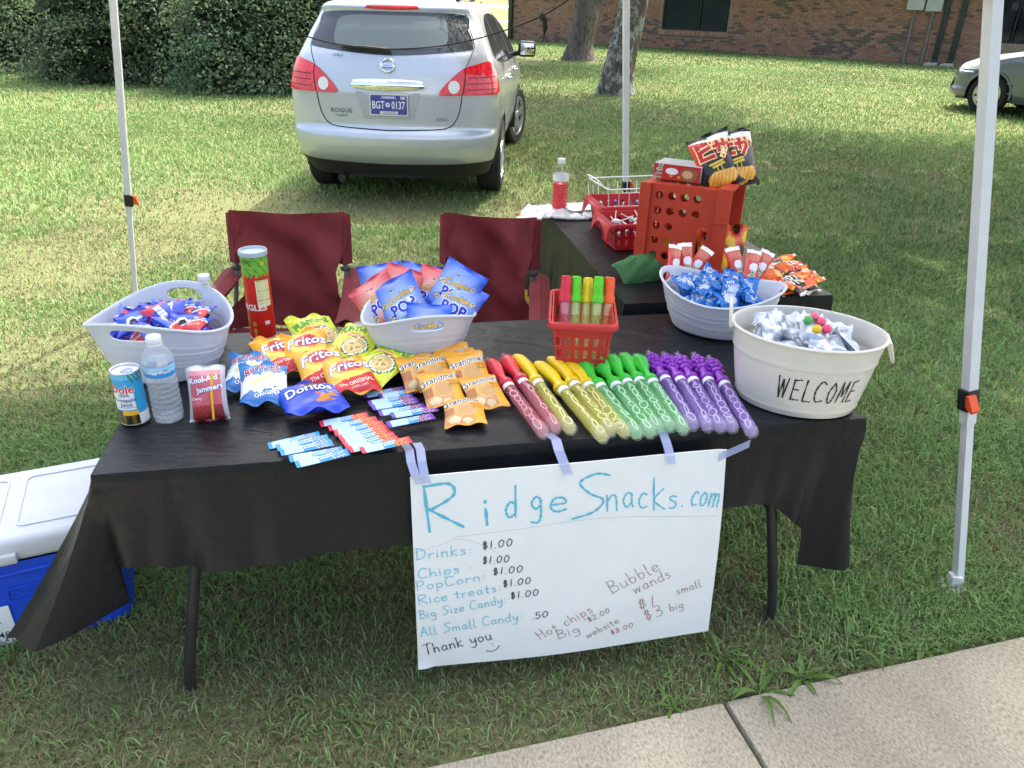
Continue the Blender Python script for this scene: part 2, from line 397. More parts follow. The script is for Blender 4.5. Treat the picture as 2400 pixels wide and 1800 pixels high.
# ---- brick house
HL, HR = at(1100, 85, 0), at(2020, 140, 0)
HD = (HR - HL).normalized(); HN = Vector((HD.y, -HD.x, 0))         # HN faces the lawn
def on_wall(px, py):
    g = at(px, max(py, 60), 0); k = g.x / g.y
    s = (k * HL.y - HL.x) / (HD.x - k * HD.y)
    P = HL + HD * s; q = at(px, py, 0) if py > 45 else None
    a, b = (px * 2400 / 2212 - 1200) / FPX, (py * 2400 / 2212 - 900) / FPX
    u, v = a * _cr + b * _sr, -a * _sr + b * _cr
    return s, CAMH - P.y * (_s + v * _c) / (_c - v * _s)
house = empty('brick_house', HL, math.atan2(HD.y, HD.x)); tag(house, 'long red brick building with dark windows across the lawn', 'house')
# house frame: x along the wall, -y towards the lawn
MORTAR = mat('mortar', (.30, .235, .185), .95, noise=.2, nscale=8)
w0 = on_wall(1428, 62); w1 = on_wall(1570, 68); WS0, WS1, WZ0, WZ1 = w0[0], w1[0], w0[1] - .02, 2.55
d0, d1 = on_wall(2136, 100)[0], on_wall(2215, 100)[0]; DZ0 = .75
HLEN, HH = 32, 3.1
wins = [(WS0, WS1, WZ0, WZ1), (d0, d1, DZ0, 2.5)]
mb = MB()
outer = [(0, 0), (HLEN, 0), (HLEN, HH), (0, HH)]
holes = [[(a, z0), (b, z0), (b, z1), (a, z1)] for a, b, z0, z1 in wins]
mb.add(panel(outer, holes, .22, Matrix(((1, 0, 0, 0), (0, 0, 1, 0), (0, 1, 0, 0), (0, 0, 0, 1)))))
mb.add(box(.11, 4.3, HH / 2, .22, 8.1, HH)); mb.add(box(HLEN / 2, 8.3, HH / 2, HLEN, .2, HH)); mb.add(box(HLEN - .11, 4.2, HH / 2, .22, 7.9, HH))
wall = mb.build('wall', MORTAR, house, smooth=False)
MB().add(box(HLEN / 2, 3.9, HH + .12, HLEN + 1.2, 10.2, .24, .02)).build('roof', mat('roof_fascia', (.07, .06, .05), .7), house)
MB().add(box(HLEN / 2, 4.2, .06, HLEN - .6, 7.8, .1)).build('floor_slab', mat('inside_floor', (.12, .1, .09), .9), house)
BRK = [mat('brick_%s' % n, c, .9, noise=.25, nscale=9) for n, c in (('red', (.36, .19, .135)), ('orange', (.39, .225, .155)), ('brown', (.29, .17, .125)), ('dark', (.15, .115, .10)))]
bl, bh = .228, .068; br_me = [MB().add(box(0, 0, 0, bl, .02, bh, .004, 1)).mesh('brick', m, smooth=False) for m in BRK]
rows = []
for r in range(28):
    z = .05 + r * .081
    for c in range(130):
        x = .12 + c * .24 + (.12 if r % 2 else 0)
        if x > HLEN - .2: continue
        if any(a - .13 < x < b + .13 and z0 - .26 < z < z1 for a, b, z0, z1 in wins): continue
        k = random.choices((0, 1, 2, 3), (38, 34, 20, 9))[0]
        if vnoise(np.array([x * .5]), np.array([z * 1.3]), 4)[0] > .62 and random.random() < .35: k = 3
        rows.append((x, z, k))
near = sorted([q for q in rows if q[0] < d0 - .1 and q[1] < 1.9], key=lambda q: -q[0])[:296]
ns = set(near); mb = MB()
for (x, z, k) in rows:
    if (x, z, k) in ns:
        b = link('brick', br_me[k], wall); b.location = (x, -.006 - random.random() * .004, z)
    else: mb.add(box(x, -.006, z, bl, .02, bh), k)
bc = mb.build('brick_courses', BRK, wall, smooth=False); bc['kind'] = 'stuff'
FR = mat('window_frame_dark', (.02, .025, .03), .5); GL = mat('window_glass_dark', (.012, .02, .035), .06, spec=.6)
for (a, b, z0, z1) in wins:
    w = MB().add(box((a + b) / 2, .14, z0 + .03, b - a - .02, .08, .05)).add(box((a + b) / 2, .14, z1 - .03, b - a - .02, .08, .05)).add(box(a + .035, .14, (z0 + z1) / 2, .05, .08, z1 - z0 - .12)).add(box(b - .035, .14, (z0 + z1) / 2, .05, .08, z1 - z0 - .12)) \
        .add(box(a + (b - a) * .56, .14, (z0 + z1) / 2, .05, .08, z1 - z0 - .12)).build('window', FR, house, smooth=False)
    m = a + (b - a) * .56
    MB().add(box((a + m) / 2, .15, (z0 + z1) / 2, m - a - .12, .02, z1 - z0 - .12)).build('pane', GL, w, smooth=False)
    MB().add(box((m + b) / 2, .15, (z0 + z1) / 2, b - m - .12, .02, z1 - z0 - .12)).build('pane', GL, w, smooth=False)
    sl = MB().add(box((a + b) / 2, .04, z0 - .115, b - a + .16, .12, .2)).build('sill', MORTAR, w, smooth=False)
    if a == WS0:
        sb = [MB().add(box(0, 0, 0, .07, .14, .2, .004, 1)).mesh('sill_brick', BRK[i], smooth=False) for i in (0, 1, 2)]
        n = int((b - a + .12) / .082)
        for i in range(n):
            q = link('sill_brick', random.choice(sb), w); q.location = (a - .02 + i * .082, .02, z0 - .11); q.rotation_euler = (R(-8), 0, 0)
    # blinds seen behind the left pane
    if a == WS0:
        for i in range(3): MB().add(box((a + m) / 2, .3, z0 + .25 + i * .2, (m - a) * .75, .03, .1)).build('shelf', mat('shelf_grey', (.25, .29, .3), .7), house, smooth=False)
MET = mat('painted_steel_grey', (.5, .55, .55), .5, noise=.08); CDT = mat('conduit_grey', (.2, .19, .18), .6); DSP = mat('downspout_green', (.03, .045, .042), .5)
for (x0, x1, yb) in ((1950, 1987, 21), (1991, 2026, 24)):
    s0, zb = on_wall(x0, yb); s1, _ = on_wall(x1, yb)
    m = MB().add(box((s0 + s1) / 2, -.1, zb + .42, s1 - s0, .18, .84, .015)).build('meter_box', MET, house)
    MB().add(box((s0 + s1) / 2, -.2, zb + .5, (s1 - s0) * .5, .03, .4, .01)).build('meter_door', MET, m)
    MB().add(tube([((s0 + s1) / 2, -.07, zb), ((s0 + s1) / 2, -.07, -.05)], .05, 10)).build('conduit', CDT, house)
for px in (2016, 2051):
    s, _ = on_wall(px, 142)
    MB().add(box(s, -.08, 1.6, .16, .11, 2.9, .015)).add(box(s, -.2, .13, .15, .3, .1, .01)).build('downspout', DSP, house)
    p = HL + HD * s + HN * .55
    o = MB().add(([(-.14, -.3, 0), (.14, -.3, 0), (.2, .3, 0), (-.2, .3, 0), (-.14, -.3, .09), (.14, -.3, .09), (.2, .3, .06), (-.2, .3, .06)], [(0, 3, 2, 1), (4, 5, 6, 7), (0, 1, 5, 4), (1, 2, 6, 5), (2, 3, 7, 6), (3, 0, 4, 7)])).build('splash_block', mat('splash_concrete', (.45, .44, .4), .9, noise=.2))
    o.location = p; o.rotation_euler = (0, 0, math.atan2(HN.y, HN.x) - math.pi / 2); tag(o, 'small concrete splash block below a dark downspout of the brick building', 'splash block', 'splash blocks by the wall')
MB().add(box(.1, -.08, 1.5, .2, .12, 3.0, .015)).build('downspout', DSP, house)

# ---- leaves, shrubs and trees
LEAF = mat('leaf', rough=.55, spec=.3, attr=True, transl=.5)
BARK = None
def leaf_mesh(name, C, N, size, col, lift=.4):
    """C (n,3) leaf centres, N normals, per-leaf size and colour: a bent diamond of two triangles each"""
    n = len(C)
    nr = rng.normal(size=(n, 3)) * .75 + N; nr[:, 2] += lift; nr /= np.linalg.norm(nr, axis=1)[:, None]
    a = rng.normal(size=(n, 3)); a -= (a * nr).sum(1)[:, None] * nr; a /= np.linalg.norm(a, axis=1)[:, None]; b = np.cross(nr, a)
    L = size[:, None]; v = np.stack([C - a * L, C + b * L * .52 + nr * L * .12, C + a * L - nr * L * .25, C - b * L * .52 + nr * L * .12], 1).reshape(-1, 3)
    fl = (np.arange(n)[:, None] * 4 + np.array([0, 1, 2, 0, 2, 3])[None]).ravel()
    return fast_mesh(name, v, fl, np.full(n * 2, 3), np.repeat(col, 4, 0), LEAF)
def shrub(px, py, r, hgt, back, seed, label, tone=1.0, n=7000):
    base = at(px, py, 0); d = Vector((base.x, base.y, 0)).normalized(); c = base + d * (r * back)
    o = empty('shrub', (c.x, c.y, 0)); tag(o, label, 'shrub', 'hedge of overgrown shrubs behind the parked cars')
    g = np.random.default_rng(seed)
    ncl = int(150 * r * r / 2.6) + 80
    u = g.normal(size=(ncl, 3)); u /= np.linalg.norm(u, axis=1)[:, None]; u[:, 2] = np.abs(u[:, 2]) * 1.0 - .12 * g.random(ncl)
    rad = .82 + .2 * g.random(ncl) ** 1.5 + .16 * (vnoise(np.arctan2(u[:, 1], u[:, 0]) * 3 + 9, u[:, 2] * 4 + seed, seed) - .5)
    rad[g.random(ncl) < .08] += .18
    cc = u * rad[:, None] * np.array([r, r, hgt]) ; cc[:, 2] = np.maximum(cc[:, 2], .12) * (1 - .06 * g.random(ncl))
    per = int(n * 2.6) // ncl
    sp = np.array([.26, .26, .15])
    C = (cc[:, None] + g.normal(size=(ncl, per, 3)) * sp * (.6 + .6 * g.random((ncl, 1, 1)))).reshape(-1, 3); C[:, 2] = np.abs(C[:, 2]) + .02
    N = np.repeat(u, per, 0)
    cl = np.stack([.12 + .05 * g.random(ncl), .175 + .06 * g.random(ncl), .095 + .03 * g.random(ncl)], 1) * (.75 + .8 * g.random((ncl, 1))) * tone
    col = np.repeat(cl, per, 0) * (.8 + .4 * g.random((ncl * per, 1)))
    link('foliage', leaf_mesh('foliage', C, N, .024 + .024 * g.random(len(C)), col), o)
    # inner twigs and leaves keep the sky from showing through the middle
    m = 2500; u2 = g.normal(size=(m, 3)); u2 /= np.linalg.norm(u2, axis=1)[:, None]; u2[:, 2] = np.abs(u2[:, 2])
    C2 = u2 * (.62 + .18 * g.random((m, 1))) * np.array([r, r, hgt]); C2[:, 2] += .05
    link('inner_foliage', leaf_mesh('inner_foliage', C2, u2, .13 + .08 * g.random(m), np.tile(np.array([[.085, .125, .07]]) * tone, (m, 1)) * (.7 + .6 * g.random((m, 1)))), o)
    mb = MB()
    for k in range(9):
        a = g.random() * 6.28; e = g.random() * .5 + .3
        mb.add(tube(spline([(.1 * math.cos(a), .1 * math.sin(a), 0), (.4 * r * math.cos(a), .4 * r * math.sin(a), hgt * .35), (e * r * math.cos(a + .3), e * r * math.sin(a + .3), hgt * .8)], 4), [.04 - .0035 * i for i in range(9)], 6))
    mb.build('stem', mat('shrub_bark', (.09, .07, .055), .9, noise=.3), o)
shrub(-120, 150, 2.4, 3.9, .85, 1, 'shrub at the outer end of the hedge, away from the silver car', .95, 9000)
shrub(80, 158, 1.9, 3.2, .85, 2, 'dense shrub in the hedge standing just behind the thin canopy leg', 1.1, 8000)
shrub(260, 186, 1.6, 3.4, .9, 3, 'bushy dark shrub in the hedge directly behind the canopy leg', .85, 7000)
shrub(400, 190, 1.8, 4.0, 1.0, 4, 'darkest tall shrub in the middle of the hedge', .7, 8000)
shrub(545, 207, 1.35, 2.9, .9, 5, 'low bright green shrub close to the rear of the silver car', 1.05, 6500)
shrub(660, 208, 1.8, 3.7, 1.0, 6, 'shrub half hidden behind the silver car', .85, 8000)
shrub(840, 165, 2.2, 3.6, 1.2, 16, 'shrub wholly behind the silver car, seen through its rear window edge', .9, 8000)

def bark(nm, lichen):
    m = bpy.data.materials.new(nm); m.use_nodes = True; nt = m.node_tree; b = nt.nodes['Principled BSDF']; b.inputs['Roughness'].default_value = .95
    tc = nt.nodes.new('ShaderNodeTexCoord'); mp = nt.nodes.new('ShaderNodeMapping'); mp.inputs['Scale'].default_value = (1, 1, .35); nt.links.new(tc.outputs['Object'], mp.inputs[0])
    n = nt.nodes.new('ShaderNodeTexNoise'); n.inputs['Scale'].default_value = 14; n.inputs['Detail'].default_value = 8; n.inputs['Roughness'].default_value = .7; nt.links.new(mp.outputs[0], n.inputs['Vector'])
    r = nt.nodes.new('ShaderNodeValToRGB'); e = r.color_ramp.elements; e[0].position = .35; e[0].color = (.045, .036, .03, 1); e[1].position = .65; e[1].color = (.19, .16, .135, 1); nt.links.new(n.outputs['Fac'], r.inputs[0])
    n2 = nt.nodes.new('ShaderNodeTexNoise'); n2.inputs['Scale'].default_value = 5; n2.inputs['Detail'].default_value = 7; n2.inputs['Roughness'].default_value = .7; nt.links.new(tc.outputs['Object'], n2.inputs['Vector'])
    r2 = nt.nodes.new('ShaderNodeValToRGB'); r2.color_ramp.elements[0].position = .5; r2.color_ramp.elements[0].color = (0, 0, 0, 1); r2.color_ramp.elements[1].position = .56; r2.color_ramp.elements[1].color = (1, 1, 1, 1); nt.links.new(n2.outputs['Fac'], r2.inputs[0])
    mx = nt.nodes.new('ShaderNodeMix'); mx.data_type = 'RGBA'; nt.links.new(r2.outputs[0], mx.inputs[0]); nt.links.new(r.outputs[0], mx.inputs[6]); mx.inputs[7].default_value = lichen
    nt.links.new(mx.outputs[2], b.inputs['Base Color'])
    bp = nt.nodes.new('ShaderNodeBump'); bp.inputs['Strength'].default_value = 1; bp.inputs['Distance'].default_value = .06; nt.links.new(n.outputs['Fac'], bp.inputs['Height']); nt.links.new(bp.outputs[0], b.inputs['Normal'])
    return m
BARK = bark('bark_lichen', (.34, .36, .33, 1)); BARK2 = bark('bark_dark', (.13, .12, .11, 1))  # second bark has no pale lichen and is darkened for a trunk in shade
def trunk_tube(pts, rs, seed, flare=True):
    P = spline(pts, 6); n = 28; m = len(P); rr = np.interp(np.linspace(0, 1, m), np.linspace(0, 1, len(rs)), rs)
    v, f = tube(P, list(rr), n, True)
    out = []
    for i in range(m):
        z = P[i].z
        for k in range(n):
            q = Vector(v[i * n + k]); a = 2 * math.pi * k / n
            w = 1 + .05 * math.sin(3 * a + seed + z) + .04 * math.sin(7 * a + 2 * z + seed) + (.35 * math.exp(-z / .22) * (.6 + .4 * math.sin(5 * a + seed)) if flare else 0)
            out.append(P[i] + (q - P[i]) * w)
    return out, f
def tree(base, label, trunk, limbs, crown, seed, n=9000, tone=1.0, bk=None):
    """trunk and limbs: lists of (points, radii); crown: list of (centre, radii) leaf masses"""
    o = empty('tree', base); tag(o, label, 'tree')
    mb = MB(); mb.add(trunk_tube(*trunk, seed)); mb.build('trunk', bk or BARK, o)
    for l in limbs: MB().add(trunk_tube(*l, seed + 2, False)).build('limb', bk or BARK, o)
    g = np.random.default_rng(seed); Cs = []; Ns = []; cols = []
    tot = sum(r[0] * r[1] for _, r in crown)
    for (c, r) in crown:
        ncl = int(170 * r[0] * r[1] / tot * len(crown)) + 20; per = int(n * r[0] * r[1] / tot / ncl) + 1
        u = g.normal(size=(ncl, 3)); u /= np.linalg.norm(u, axis=1)[:, None]
        cc = np.array(c) + u * np.array(r) * (.35 + .65 * g.random((ncl, 1)) ** .6)
        C = (cc[:, None] + g.normal(size=(ncl, per, 3)) * np.array([.45, .45, .28])).reshape(-1, 3)
        cl = np.stack([.05 + .03 * g.random(ncl), .1 + .05 * g.random(ncl), .028 + .02 * g.random(ncl)], 1)
        Cs.append(C); Ns.append(np.repeat(u, per, 0)); cols.append(np.repeat(cl, per, 0) * tone)
    C = np.concatenate(Cs)
    link('crown', leaf_mesh('crown', C, np.concatenate(Ns), .11 + .06 * g.random(len(C)), np.concatenate(cols)), o)
    return o
t1 = at(1252, 130, 0); t2 = at(1330, 203, 0)
tree(t1, 'dark forked tree trunk standing near the brick wall', ([(0, 0, -.1), (.0, 0, .5), (.1, 0, 1.2), (.12, 0, 1.7)], [.5, .38, .36, .36]),
     [([(.08, 0, 1.5), (.02, 0, 2.4), (-.5, .2, 4.2), (-.8, .3, 6)], [.33, .28, .22, .1]), ([(.18, 0, 1.35), (.55, 0, 2.0), (1.1, -.2, 3.6), (1.8, -.3, 6)], [.25, .22, .18, .08])],
     [((-.6, .4, 6.4), (2.8, 2.6, 2.0)), ((1.8, -.4, 7.2), (2.6, 2.6, 2.0)), ((.4, 0, 9), (2.2, 2.2, 1.6))], 21, 9000, 1.0, BARK2)
tree(t2, 'leaning tree trunk with pale lichen patches beside the white canopy leg', ([(0, 0, -.1), (.03, 0, .5), (.16, .05, 1.2), (.25, .1, 2.0), (.35, .15, 3.0)], [.34, .3, .27, .26, .24]),
     [([(.3, .12, 2.6), (-.3, .1, 4), (-1.1, 0, 6)], [.2, .15, .06]), ([(.33, .14, 2.8), (.9, .3, 4.4), (1.6, .5, 6.5)], [.22, .16, .06])],
     [((-.8, .3, 6.2), (2.6, 2.3, 1.7)), ((1.7, .4, 6.6), (2.4, 2.2, 1.8)), ((.5, .2, 8.2), (2, 2, 1.5))], 33, 9000)
# ---- shade tree outside the picture to the right: its crown shades the right of the lawn
tree(Vector((8.6, 6.4, 0)), 'big spreading shade tree standing beside the parked van', ([(0, 0, -.1), (0, 0, 1), (-.1, .2, 2.6)], [.45, .36, .34]),
     [([(-.1, .2, 2.4), (-2, 1.6, 4.6), (-4.2, 3, 6.2)], [.28, .2, .08]), ([(-.1, .2, 2.4), (-1.4, 3.5, 4.8), (-3, 7, 6.6)], [.28, .2, .08]), ([(-.1, .2, 2.4), (1, 2, 5), (2, 4, 7)], [.28, .2, .08])],
     [((-3.6, 2.2, 6.3), (3.6, 3.0, 1.3)), ((-3.4, 6.4, 6.6), (3.4, 3.0, 1.4)), ((.6, 5.2, 7.4), (3.6, 3.6, 1.4)), ((-6.0, -.2, 5.8), (2.4, 2.4, 1.1)), ((.5, .8, 7), (3, 2.6, 1.3)), ((-5.0, -2.3, 5.9), (2.0, 1.8, .9)), ((-5.6, -1.9, 6.2), (1.8, 1.7, .9)), ((-5.2, -2.6, 6.6), (1.8, 1.7, .9))], 55, 20000)

# ================================================================== vehicles
def table(pts, smooth_w=0):
    xs = np.array([p[0] for p in pts]); ys = np.array([p[1] for p in pts])
    zz = np.linspace(xs[0], xs[-1], 400); vv = np.interp(zz, xs, ys)
    if smooth_w:
        k = np.ones(smooth_w) / smooth_w; pad = np.pad(vv, smooth_w, mode='edge'); vv = np.convolve(pad, k, 'same')[smooth_w:-smooth_w]
    return lambda z: float(np.interp(z, zz, vv))
class Shell:
    """car body stacked from horizontal outlines; rear at y = 0, nose at +y"""
    def __init__(s, yr, yf, w, cr, cf, nr=2.6, nf=2.6, z0=.26, z1=1.66):
        s.yr, s.yf, s.w, s.cr, s.cf = table(yr, 9), table(yf, 13), table(w, 11), table(cr, 9), table(cf, 9); s.nr, s.nf, s.z0, s.z1 = nr, nf, z0, z1
    def half(s, z, na=22, ns=40):
        """right half outline at height z from the rear centre to the front centre"""
        yr, yf, w, cr, cf = s.yr(z), s.yf(z), s.w(z), s.cr(z), s.cf(z); p = []
        for i in range(na + 1):
            t = math.pi / 2 * i / na; p.append((w * math.sin(t) ** (2 / s.nr), yr + cr * (1 - max(math.cos(t), 0) ** (2 / s.nr))))
        a, b = yr + cr, yf - cf
        for i in range(1, ns): p.append((w, a + (b - a) * i / ns))
        for i in range(na + 1):
            t = math.pi / 2 * (1 - i / na); p.append((w * math.sin(t) ** (2 / s.nf), yf - cf * (1 - max(math.cos(t), 0) ** (2 / s.nf))))
        return p
    def body(s, cut, nz=84):
        zs = [s.z0 + (s.z1 - s.z0) * k / nz for k in range(nz + 1)]; v = []; f = []
        for z in zs:
            h = s.half(z); full = h + [(-x, y) for x, y in reversed(h[1:-1])]; v += [(x, y, z) for x, y in full]
        n = len(full)
        for j in range(nz):
            for i in range(n):
                q = (j * n + i, j * n + (i + 1) % n, (j + 1) * n + (i + 1) % n, (j + 1) * n + i)
                c = [sum(v[k][d] for k in q) / 4 for d in range(3)]
                if cut(*c): continue
                f.append(q)
        f.append(tuple(range(nz * n, nz * n + n)))
        return v, f
    def q(s, q, z, off=0):
        """point on the outline at arc length q from the rear centre (q < 0: left half)"""
        h = s.half(z); a = abs(q); i = 0; acc = 0
        while i < len(h) - 2:
            d = math.hypot(h[i + 1][0] - h[i][0], h[i + 1][1] - h[i][1])
            if acc + d >= a: break
            acc += d; i += 1
        d = math.hypot(h[i + 1][0] - h[i][0], h[i + 1][1] - h[i][1]) or 1e-6; t = (a - acc) / d
        x = h[i][0] + (h[i + 1][0] - h[i][0]) * t; y = h[i][1] + (h[i + 1][1] - h[i][1]) * t
        nx, ny = (h[i + 1][1] - h[i][1]) / d, -(h[i + 1][0] - h[i][0]) / d
        dz = .01; h2 = s.yr(min(z + dz, s.z1)) - s.yr(max(z - dz, s.z0)); sl = h2 / (2 * dz) if a < .7 else -(s.w(min(z + dz, s.z1)) - s.w(max(z - dz, s.z0))) / (2 * dz)
        k = 1 / math.sqrt(1 + sl * sl)
        x += nx * off * k; y += ny * off * k
        return (x if q >= 0 else -x, y, z + sl * off * k)
    def side(s, sg, y, z, off=0):
        return (sg * (s.w(z) + off), y, z)
def ribbon(pts, wid, mapfn, n=5):
    P = spline([(p[0], p[1], 0) for p in pts], n); v = []; f = []
    for i, p in enumerate(P):
        d = (P[min(i + 1, len(P) - 1)] - P[max(i - 1, 0)]).normalized(); nn = Vector((-d.y, d.x, 0)) * wid / 2
        v += [mapfn(p.x - nn.x, p.y - nn.y), mapfn(p.x + nn.x, p.y + nn.y)]
    for i in range(len(P) - 1): f.append((2 * i, 2 * i + 2, 2 * i + 3, 2 * i + 1))
    return v, f
TYRE = mat('tyre_rubber', (.02, .02, .021), .85, bump=.3, bscale=40); RIM = mat('alloy_rim', (.55, .56, .58), .3, metal=.8); BLK = mat('black_plastic', (.018, .019, .02), .6); CHROME = mat('chrome', (.85, .86, .88), .06, metal=1)
def wheel(parent, loc, rz, r=.345, wd=.22, spokes=5):
    t = MB().add(lathe([(r * .62, -wd / 2), (r * .9, -wd / 2), (r * .98, -wd * .4), (r, -wd * .25), (r, wd * .25), (r * .98, wd * .4), (r * .9, wd / 2), (r * .68, wd / 2), (r * .64, wd * .4), (r * .62, wd * .1)], 40, False, False), T=Matrix.Rotation(math.pi / 2, 4, 'Y')).build('wheel', TYRE, parent)
    t.location = loc; t.rotation_euler = (0, 0, rz)
    rm = MB(); rm.add(lathe([(r * .66, wd * .46), (r * .63, wd * .44), (r * .58, wd * .2), (.001, wd * .12)], 40, False, False), T=Matrix.Rotation(math.pi / 2, 4, 'Y'), mi=1)
    rm.add(lathe([(r * .68, wd * .49), (r * .62, wd * .49), (r * .6, wd * .35)], 40, False, False), T=Matrix.Rotation(math.pi / 2, 4, 'Y'))
    for k in range(spokes):
        a = 2 * math.pi * k / spokes; T = Matrix.Rotation(a, 4, 'X')
        rm.add(([(wd * .42, -.035, .04), (wd * .42, .035, .04), (wd * .46, .05, r * .63), (wd * .46, -.05, r * .63), (wd * .25, -.045, .04), (wd * .25, .045, .04), (wd * .25, .06, r * .63), (wd * .25, -.06, r * .63)], [(0, 1, 2, 3), (0, 4, 5, 1), (1, 5, 6, 2), (3, 7, 4, 0), (2, 6, 7, 3)]), T=T)
    rm.add(lathe([(.06, wd * .44), (.05, wd * .48), (.001, wd * .485)], 20, False, False), T=Matrix.Rotation(math.pi / 2, 4, 'Y'))
    rm.build('rim', [RIM, BLK], t)
    return t
SILVER = mat('silver_car_paint', (.52, .55, .60), .32, metal=.5, coat=.6, noise=.015, nscale=300)
GLASSD = mat('car_glass_tinted', (.035, .04, .045), .05, spec=.8); GLASSL = mat('car_glass_bright_view', (.10, .128, .125), .06, spec=.8)
REDL = mat('lamp_red', (.72, .018, .03), .12, coat=.8, noise=.3, nscale=30); CLRL = mat('lamp_clear', (.75, .75, .72), .15, coat=.6); LINE = mat('panel_gap', (.012, .012, .013), .8)
def suv():
    S_ = Shell(yr=[(.26, .17), (.37, .085), (.44, .03), (.54, 0), (.61, .003), (.640, .02), (.665, .055), (.70, .062), (.95, .075), (1.10, .11), (1.235, .17), (1.42, .30), (1.555, .41), (1.57, .395), (1.60, .40), (1.625, .50), (1.648, .85), (1.66, 1.3)],
               yf=[(.26, 4.5), (.4, 4.62), (.55, 4.645), (.7, 4.6), (.85, 4.45), (.95, 4.05), (1.03, 3.6), (1.1, 3.35), (1.4, 2.85), (1.58, 2.3), (1.645, 1.8), (1.66, 1.6)],
               w=[(.26, .80), (.37, .85), (.5, .882), (.65, .893), (.85, .900), (.98, .895), (1.08, .875), (1.2, .835), (1.35, .765), (1.5, .69), (1.585, .64), (1.63, .55), (1.652, .4), (1.66, .2)],
               cr=[(.26, .4), (.6, .36), (.7, .32), (1.0, .33), (1.25, .34), (1.5, .32), (1.6, .2), (1.66, .1)], cf=[(.26, .55), (.7, .6), (.95, .5), (1.1, .3), (1.5, .3), (1.66, .1)], nr=2.5)
    root = empty('parked_car', (-1.0947, 6.592, 0), -.0486)
    tag(root, 'silver hatchback SUV parked on the grass, seen from behind', 'car')
    WY = (.93, 3.62); WR = .375
    cut = lambda x, y, z: abs(x) > .72 and any((y - wy) ** 2 + (z - .345) ** 2 < WR ** 2 for wy in WY)
    MB().add(S_.body(cut)).build('body', SILVER, root, angle=60)
    mb = MB()
    for sg in (-1, 1):
        for wy in WY:       # wheel wells
            a = [(sg * .885, wy + WR * math.cos(t), .345 + WR * math.sin(t)) for t in np.linspace(-.25, math.pi + .25, 17)]; b = [(sg * .5, p[1], p[2]) for p in a]
            mb.add((a + b, [(i, i + 1, 18 + i, 17 + i) for i in range(16)])); mb.add((b, [tuple(range(17))]))
    for sg in (-1, 1):
        for wy in WY: MB().add(tube([(sg * (S_.w(.345 + WR * max(0, math.sin(t))) + .0), wy + WR * math.cos(t), .345 + WR * math.sin(t)) for t in np.linspace(-.15, math.pi + .15, 25)], .016, 8)).build('arch_lip', BLK, root)
    mb.add(box(0, 2.3, .3, 1.4, 3.9, .12))
    mb.build('underbody', BLK, root, smooth=False)
    # black lower valance
    mb = MB(); mb.add(grid(60, 5, lambda u, v: S_.q((u - .5) * 2.1, .262 + v * .135 - .02 * (1 - abs(u - .5) * 2), .004)))
    mb.build('valance', BLK, root)
    MB().add(box(0, .45, .235, .8, .3, .03, .01)).build('exhaust_shield', mat('heat_shield', (.2, .19, .17), .5, metal=.6), root)
    MB().add(tube([(-.45, .3, .24), (-.45, .12, .235)], .035, 12)).build('exhaust_pipe', BLK, root)
    Q = S_.q
    g = MB().add(fan(smooth2([(-.60, 1.535), (0, 1.553), (.60, 1.535), (.655, 1.42), (.70, 1.31), (.62, 1.275), (0, 1.232), (-.62, 1.275), (-.70, 1.31), (-.655, 1.42)], 5), lambda x, z: Q(x, z, .004), 10)).build('rear_window', GLASSD, root)
    MB().add(fan(smooth2([(-.40, 1.51), (0, 1.52), (.40, 1.51), (.47, 1.42), (.46, 1.31), (.3, 1.285), (0, 1.272), (-.3, 1.285), (-.46, 1.31), (-.47, 1.42)], 5), lambda x, z: Q(x, z, .006), 8)).build('window_view', GLASSL, g)  # opaque lighter patch: bright view through the car put into its colour
    MB().add(fan(smooth2([(-.21, 1.573), (0, 1.566), (.21, 1.573), (.22, 1.582), (.19, 1.597), (0, 1.602), (-.19, 1.597), (-.22, 1.582)], 4), lambda x, z: Q(x, z, .006), 4)).build('brake_light', REDL, root)
    MB().add(tube([Q(-.37, 1.27, .03), Q(-.2, 1.268, .035), Q(.02, 1.252, .03)], [.01, .016, .02], 8)).add(tube([Q(-.40, 1.275, .02), Q(-.02, 1.262, .025)], .008, 6)).build('wiper', BLK, root)
    for sg in (-1, 1):
        o = [(.43, .945), (.60, .943), (.80, .945), (.98, .955), (1.0, 1.03), (.95, 1.13), (.87, 1.19), (.78, 1.185), (.63, 1.145), (.53, 1.075), (.45, .995)]
        lt = MB().add(fan(smooth2([(sg * a, b) for a, b in o], 4), lambda x, z: Q(x, z, .012), 8)).build('tail_light', REDL, root)
        MB().add(ribbon([(sg * .632, 1.146), (sg * .635, 1.05), (sg * .615, .943)], .008, lambda x, z: Q(x, z, .014))).build('lamp_seam', LINE, lt)
        MB().add(fan(ell(sg * .545, 1.005, .047, .05), lambda x, z: Q(x, z, .017), 3)).build('reverse_lamp', CLRL, lt)
        for zz in (.985, 1.03, 1.075): MB().add(ribbon([(sg * .66, zz), (sg * .8, zz + .003), (sg * .94, zz + .006)], .006, lambda x, z: Q(x, z, .015))).build('lamp_rib', mat('lamp_red_deep', (.2, .004, .008), .2), lt)
        MB().add(ribbon([(sg * .615, .94), (sg * .60, .85), (sg * .57, .76), (sg * .51, .695), (sg * .38, .672), (0, .658)], .008, lambda x, z: Q(x, z, .003))).build('tailgate_gap', LINE, root)
        MB().add(ribbon([(sg * .64, 1.15), (sg * .69, 1.25), (sg * .71, 1.32), (sg * .66, 1.45), (sg * .615, 1.55)], .006, lambda x, z: Q(x, z, .003))).build('tailgate_gap', LINE, root)
